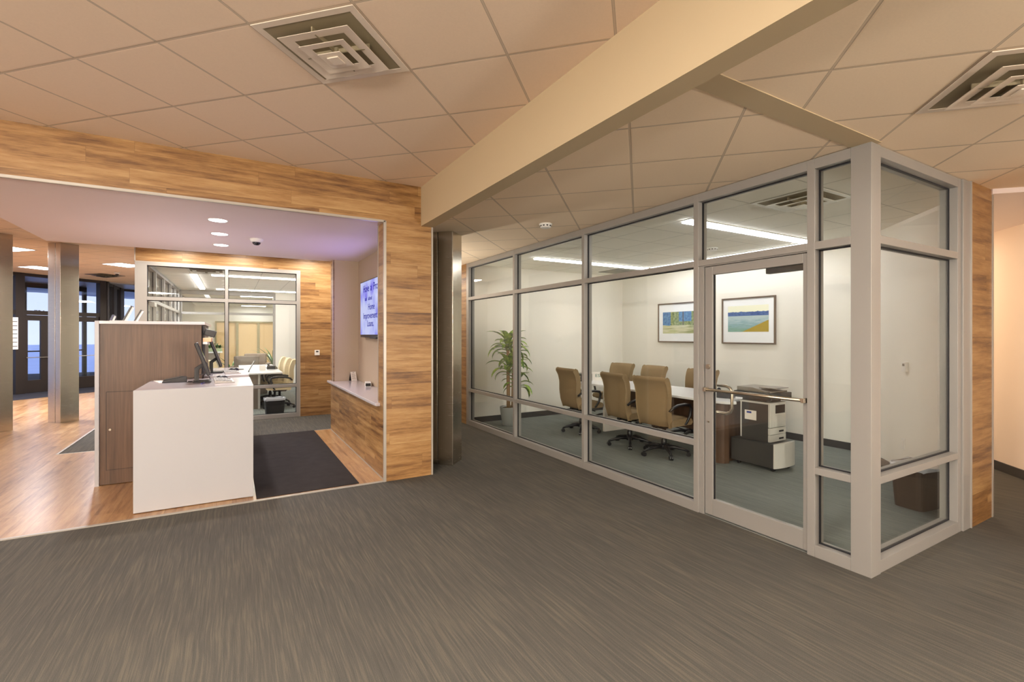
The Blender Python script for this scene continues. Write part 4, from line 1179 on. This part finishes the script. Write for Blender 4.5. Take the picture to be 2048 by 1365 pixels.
MB().box(5.31, 5.57, 3.20, 3.40, 0.925, 0.932, Matrix.Translation((0, 0, 0))).build('feeder_tray', plain('taupe_copier_tray', (140, 134, 126), 0.5), cp, 0.002)
MB().box(5.2585, 5.262, 3.585, 3.600, 0.33, 0.745).build('rear_edge', 'grey_pl', cp)
lb = MB().box(5.2600, 5.2618, 3.40, 3.545, 0.545, 0.655).build('service_label', 'paper', cp)
MB().box(5.2590, 5.2599, 3.46, 3.52, 0.620, 0.642).build('label_logo', plain('label_blue', (50, 70, 150), 0.5), lb)

# ================================================================ PICTURES
def pic_mat_left():
    t = NT('abstract_landscape_print')
    x, y, z, o = t.obj()
    a = t.noise(t.xyz(t.math('MULTIPLY', y, 7.0), t.math('MULTIPLY', z, 2.0), 0), 1.0, 2.0)
    b = t.noise(t.xyz(t.math('MULTIPLY', y, 22.0), t.math('MULTIPLY', z, 22.0), 0), 1.0, 4.0)
    green = t.ramp(b, [(0.3, (70, 92, 50)), (0.5, (128, 142, 84)), (0.7, (168, 170, 120))])
    blue = t.ramp(b, [(0.3, (50, 92, 150)), (0.7, (100, 150, 190))])
    sky = t.mix(t.math('GREATER_THAN', y, 0.17), green, blue)
    sky = t.mix(t.math('MULTIPLY', t.math('LESS_THAN', y, -0.02), t.math('GREATER_THAN', y, -0.30)), sky, t.mix(t.math('GREATER_THAN', z, 0.02), green, blue))
    sky = t.mix(t.math('MULTIPLY', t.math('LESS_THAN', y, -0.105), t.math('GREATER_THAN', y, -0.125)), sky, rgba((90, 74, 56)))
    lo = t.ramp(t.noise(t.xyz(t.math('MULTIPLY', y, 2.0), t.math('MULTIPLY', z, 16.0), 3), 1.0, 2.0), [(0.35, (150, 156, 110)), (0.5, (206, 204, 172)), (0.65, (176, 182, 130))])
    edge = t.math('ADD', z, t.math('MULTIPLY', a, 0.03))
    col = t.mix(t.math('GREATER_THAN', edge, -0.035), lo, sky)
    t.bsdf(col, 0.3)
    return t.m
def pic_mat_right():
    t = NT('blue_field_print')
    x, y, z, o = t.obj()
    ridge = t.math('MULTIPLY', t.noise(t.xyz(t.math('MULTIPLY', y, 14.0), 0.0, 0), 1.0, 3.0), 0.05)
    n2 = t.noise(t.xyz(t.math('MULTIPLY', y, 8.0), t.math('MULTIPLY', z, 60.0), 1), 1.0, 4.0)
    field = t.ramp(t.math('ADD', t.math('MULTIPLY', n2, 0.6), t.math('MULTIPLY', t.math('SUBTRACT', 0.0, z), 1.6)), [(0.30, (172, 192, 196)), (0.45, (134, 168, 178)), (0.62, (120, 160, 140))])
    yel = t.ramp(t.noise(o, 150.0, 2.0), [(0.4, (104, 92, 30)), (0.6, (204, 176, 60))])
    hills = t.ramp(t.noise(o, 30.0, 3.0), [(0.3, (40, 70, 130)), (0.7, (80, 116, 170))])
    zz = t.math('SUBTRACT', z, ridge)
    col = t.mix(t.math('GREATER_THAN', z, 0.045), field, hills)
    col = t.mix(t.math('GREATER_THAN', zz, 0.085), col, rgba((238, 238, 214)))
    diag = t.math('ADD', t.math('MULTIPLY', y, 0.42), z)
    col = t.mix(t.math('LESS_THAN', diag, -0.172), col, yel)
    t.bsdf(col, 0.3)
    return t.m
def picture(label, yc, zc, w, h, mat, iw, ih, zoff):
    t = thing('framed_picture', label, 'picture', (7.12, yc, zc), 0, 'pictures on the meeting room wall')
    m = MB(); f = 0.022
    m.box(-0.035, -0.001, -w / 2, -w / 2 + f, -h / 2, h / 2).box(-0.035, -0.001, w / 2 - f, w / 2, -h / 2, h / 2)
    m.box(-0.035, -0.001, -w / 2 + f, w / 2 - f, h / 2 - f, h / 2).box(-0.035, -0.001, -w / 2 + f, w / 2 - f, -h / 2, -h / 2 + f)
    m.build('picture_frame', 'picframe', t, 0.004)
    MB().box(-0.018, -0.012, -w / 2 + f, w / 2 - f, -h / 2 + f, h / 2 - f).build('mat_board', 'matboard', t)
    p = MB().box(-0.020, -0.0185, -iw / 2, iw / 2, -ih / 2, ih / 2).build('print', mat, t); p.location = (0, 0, zoff)
picture('framed abstract landscape half hidden by the door mullion', 6.12, 1.768, 0.95, 0.735, pic_mat_left(), 0.72, 0.40, 0.0)
picture('framed blue field picture seen through the glass door', 4.737, 1.770, 0.92, 0.748, pic_mat_right(), 0.70, 0.42, 0.03)

# wall devices on the angled wall (X - Y = 3.88)
def on_angled(name, label, cat, p, z):
    return thing(name, label, cat, (p[0] , p[1], z), R(45))
s5 = math.sqrt(0.5)
th2 = on_angled('wall_thermostat', 'white thermostat on the angled wall of the meeting room', 'thermostat', (6.185, 2.305), 1.20)
MB().box(-0.04, 0.04, 0.0, 0.028, -0.05, 0.05).build('cover', 'white', th2, 0.004)
MB().box(-0.02, 0.02, 0.028, 0.0295, 0.008, 0.034).build('display', 'charcoal', th2)
sw = on_angled('wall_switch', 'white outlet plate low on the angled wall', 'outlet', (6.228, 2.348), 0.37)
MB().box(-0.037, 0.037, 0.0, 0.006, -0.06, 0.06).build('cover_plate', 'white', sw, 0.002)
MB().box(-0.017, 0.017, 0.006, 0.008, -0.035, 0.035).build('insert', 'paper', sw)

# ================================================================ BINS
def bin_(label, loc, rz, w, d, h, mat, linerh=0.03):
    t = thing('waste_bin', label, 'waste bin', loc, rz, 'waste bins')
    def ring(sx, sy, z, n=28):
        out = []
        for k in range(n):
            a = 2 * math.pi * k / n
            c, s_ = math.cos(a), math.sin(a)
            p = 0.35
            out.append((sx * math.copysign(abs(c) ** p, c), sy * math.copysign(abs(s_) ** p, s_), z))
        return out
    m = MB(); n = 28
    rings = [ring(w * .42, d * .42, 0.0), ring(w * .5, d * .5, h), ring(w * .485, d * .485, h), ring(w * .41, d * .41, 0.012)]
    vs = sum(rings, [])
    fs = [(i * n + k, i * n + (k + 1) % n, (i + 1) * n + (k + 1) % n, (i + 1) * n + k) for i in range(3) for k in range(n)]
    fs += [tuple(range(n))[::-1], tuple(3 * n + k for k in range(n))]
    m.add(vs, fs).build('bin_body', mat, t)
    l = MB(); rings = []
    rnd = random.Random(7)
    for sc_, z in ((0.505, h - 0.045), (0.515, h - 0.01), (0.50, h + 0.006), (0.475, h - 0.01), (0.46, h - 0.08)):
        rg_ = ring(w * sc_, d * sc_, z)
        rings.append([(x * rnd.uniform(0.985, 1.015), y * rnd.uniform(0.985, 1.015), zz + rnd.uniform(-0.006, 0.006)) for x, y, zz in rg_])
    vs = sum(rings, [])
    fs = [(i * n + k, i * n + (k + 1) % n, (i + 1) * n + (k + 1) % n, (i + 1) * n + k) for i in range(4) for k in range(n)]
    l.add(vs, fs).build('bin_liner', 'liner', t, smooth=True)
bin_('brown waste bin with a clear bag behind the low glass at the right', (5.33, 1.90, 0), R(-8), 0.40, 0.28, 0.39, 'brownbin')
bin_('black waste bin with a white bag behind the far office glass', (0.70, 10.25, 0), R(5), 0.36, 0.24, 0.335, 'blackm')

# ================================================================ PLANTS
def leaf(m, base, yaw, length, width, rise, droop, segs=7, twist=0.0):
    d = Vector((math.cos(yaw), math.sin(yaw), 0)); side = Vector((-math.sin(yaw), math.cos(yaw), 0))
    vs = []
    p = Vector(base); ang = rise
    st_ = length / segs
    for i in range(segs + 1):
        t = i / segs
        w = width * math.sin(math.pi * min(1.0, 0.12 + t * 0.88)) ** 0.8 * (1 if t < 1 else 0.05)
        up = Vector((0, 0, 1)) * math.cos(ang) - d * math.sin(ang)
        vs += [p - side * w + up * w * 0.35, p - up * w * 0.05, p + side * w + up * w * 0.35]
        p = p + (d * math.cos(ang) + Vector((0, 0, 1)) * math.sin(ang)) * st_
        ang -= droop / segs
    fs = []
    for i in range(segs):
        a = i * 3
        fs += [(a, a + 1, a + 4, a + 3), (a + 1, a + 2, a + 5, a + 4)]
    m.add(vs, fs)

pl = thing('potted_plant', 'tall corn plant in a grey pot at the left end of the meeting room', 'potted plant', (4.10, 7.12, 0))
MB().lathe([(0.118, 0.0), (0.128, 0.01), (0.165, 0.24), (0.172, 0.305), (0.168, 0.318), (0.158, 0.312), (0.150, 0.27), (0.0, 0.268)], n=40).build('pot', 'pot', pl, smooth=True)
MB().lathe([(0.150, 0.272), (0.12, 0.300), (0.05, 0.312), (0.0, 0.315)], n=24).build('soil', 'soil', pl, smooth=True)
rnd = random.Random(11)
canes = [((-0.04, -0.02), 1.30, 0.030, (-0.01, 0.0)), ((0.075, 0.03), 1.12, 0.026, (0.02, 0.01)), ((0.06, -0.05), 0.66, 0.028, (0.03, -0.03))]
for (cx, cy_), h, r, (lx, ly) in canes:
    MB().tube([(cx, cy_, 0.27), (cx + lx * .4, cy_ + ly * .4, 0.27 + (h - .27) * .5), (cx + lx, cy_ + ly, h)], [r * 1.1, r, r * 0.85], 14).build('cane', 'bark', pl, smooth=True)
def rosette(c, n, L, W, name='foliage'):
    m = MB()
    for k in range(n):
        yaw = k * 2.399 + rnd.uniform(-.25, .25)
        tier = k / n
        ln = L * rnd.uniform(0.8, 1.1)
        # keep leaves off the wall behind and the glass in front
        if math.sin(yaw) > 0.3: ln *= 0.85
        leaf(m, (c[0] + 0.015 * math.cos(yaw), c[1] + 0.015 * math.sin(yaw), c[2] - 0.10 * (1 - tier) + 0.05 * tier), yaw, ln, W, R(20 + 60 * tier), R(80 + 45 * (1 - tier)) * rnd.uniform(.8, 1.1))
    m.build(name, 'leaf', pl, smooth=True)
rosette((-0.05, -0.02, 1.36), 22, 0.44, 0.050)
rosette((0.10, 0.04, 1.16), 18, 0.42, 0.048)
rosette((-0.05, -0.05, 0.98), 16, 0.42, 0.048)
rosette((0.09, -0.08, 0.72), 12, 0.38, 0.044)

# far plants
def spray(m, c, n, L, W, rise0=30, rise1=80):
    for k in range(n):
        yaw = k * 2.399; t_ = k / n
        leaf(m, c, yaw, L * rnd.uniform(.7, 1.1), W, R(rise0 + (rise1 - rise0) * t_), R(60))
fc = thing('reception_counter', 'grey laminate counter with a white top behind the far office', 'counter', (-0.55, 16.5, 0), world=True)
MB().box(-1.10, -0.25, 16.25, 16.75, 1.02, 1.06).build('worktop', 'table_white', fc)
MB().box(-1.05, -0.32, 16.28, 16.70, 0.0, 1.02).build('counter_body', 'grey_lam', fc)
fp = thing('planter_box', 'green plants in a low trough on the far counter', 'planter', (-0.42, 16.45, 1.06))
MB().box(-0.20, 0.16, -0.08, 0.08, 0, 0.09).build('trough', plain('pale_green_trough', (176, 190, 150), 0.5), fp, 0.003)
m = MB()
for dx in (-0.15, -0.07, 0.02, 0.10): spray(m, (dx, 0, 0.08), 12, 0.22, 0.018)
m.build('foliage', 'leaf_dark', fp)
ck = thing('calculator', 'dark flat desk calculator on the far counter left of the plants', 'calculator', (-0.83, 16.42, 1.06))
MB().box(-0.09, 0.06, -0.07, 0.07, 0, 0.04).build('case', 'charcoal', ck, 0.004)
MB().box(-0.07, 0.04, -0.05, 0.05, 0.0402, 0.044).build('keys', 'blackm', ck)
pm = thing('potted_palm', 'slender palm at the right end of the waiting area', 'potted plant', (1.28, 19.2, 0))
MB().lathe([(0.14, 0), (0.19, 0.32), (0.17, 0.31), (0.0, 0.28)], n=24).build('pot', 'charcoal', pm, smooth=True)
m = MB(); spray(m, (0, 0, 0.28), 16, 1.15, 0.03, 45, 88); m.build('foliage', 'leaf_dark', pm)
pm2 = thing('floor_plant', 'small floor plant by the far counter', 'potted plant', (-0.02, 17.1, 0))
MB().lathe([(0.12, 0), (0.16, 0.30), (0.14, 0.29), (0.0, 0.27)], n=24).build('pot', 'charcoal', pm2, smooth=True)
m = MB(); spray(m, (0, 0, 0.27), 14, 0.75, 0.03, 40, 88); m.build('foliage', 'leaf_dark', pm2)

def lounge(label, loc, rz):
    t = thing('lounge_chair', label, 'armchair', loc, rz, 'lounge chairs of the waiting area')
    MB().box(-0.35, 0.35, -0.33, 0.33, 0.12, 0.42).build('seat', 'lounge', t, 0.03)
    MB().box(-0.38, -0.22, -0.33, 0.33, 0.42, 0.92).build('backrest', 'lounge', t, 0.04)
    for s in (-1, 1): MB().box(-0.36, 0.34, s * 0.34, s * 0.46, 0.12, 0.62).build('armrest', 'lounge', t, 0.03)
    for x in (-0.3, 0.3):
        for y in (-0.38, 0.38): MB().box(x - .02, x + .02, y - .02, y + .02, 0, 0.12).build('leg', 'black', t)
    return t
lc = lounge('taupe lounge chair behind the right end of the far office table', (0.62, 17.9, 0), R(-100))
place(lc, 'taupe lounge chair behind the left part of the far office table', (0.42, 16.5, 0), R(80), 'lounge chairs of the waiting area')
place(lc, 'taupe lounge chair beside the slender palm', (1.75, 17.7, 0), R(-80), 'lounge chairs of the waiting area')

# ================================================================ FAR OFFICE TABLE
ft = thing('office_table', 'white-topped table in the far office', 'table', (0.6, 12.8, 0), world=True)
MB().box(0.14, 0.92, 11.20, 14.35, 0.722, 0.752).build('tabletop', 'table_white', ft, 0.004)
MB().box(0.22, 0.26, 11.30, 14.25, 0.0, 0.722).build('side_panel', 'grey_lam', ft)
MB().box(0.26, 0.50, 11.30, 11.34, 0.0, 0.722).build('end_panel', 'grey_lam', ft)
MB().box(0.46, 0.50, 11.27, 11.299, 0.0, 0.722).build('cable_post', 'grey_pl', ft)
MB().box(0.26, 0.80, 14.10, 14.14, 0.0, 0.722).build('end_panel', 'grey_lam', ft)
place(ph, 'black desk telephone on the far office table', (0.80, 12.4, 0.752), R(250))
rk = thing('card_rack', 'black tilted rack of pale cards on the far office table', 'card rack', (0.30, 11.75, 0.752))
Rk = Matrix.Rotation(R(28), 4, 'Y')
MB().box(-0.008, 0.0, -0.12, 0.12, 0.0, 0.27, Rk).build('rack_back', 'black', rk)
MB().box(-0.09, 0.02, -0.12, 0.12, 0, 0.006).build('rack_foot', 'black', rk)
for k in range(4):
    MB().box(-0.016, -0.009, -0.10, -0.01, 0.02 + k * 0.06, 0.065 + k * 0.06, Rk).build('card_pocket', 'grey_pl', rk)
    MB().box(-0.016, -0.009, 0.01, 0.10, 0.02 + k * 0.06, 0.065 + k * 0.06, Rk).build('card_pocket', 'grey_pl', rk)
tb2 = thing('tissue_box', 'small pale box between the card rack and telephone in the far office', 'box', (0.58, 12.05, 0.752))
MB().box(-0.06, 0.06, -0.06, 0.06, 0, 0.12).build('box_body', 'paper', tb2, 0.003)
MB().box(-0.061, -0.060, -0.04, 0.04, 0.02, 0.10).build('printed_side', plain('pale_pink_print', (226, 190, 190), 0.6), tb2)
bl = MB().box(-0.10, 0.16, -0.14, 0.14, 0, 0.004).build('desk_blotter', 'blackm'); bl.location = (0.72, 12.85, 0.752)
tag(bl, 'thin black blotter behind the telephone in the far office', 'desk pad')

for o in list(bpy.data.objects):
    for k in ('_w', '_w0'):
        if k in o: del o[k]
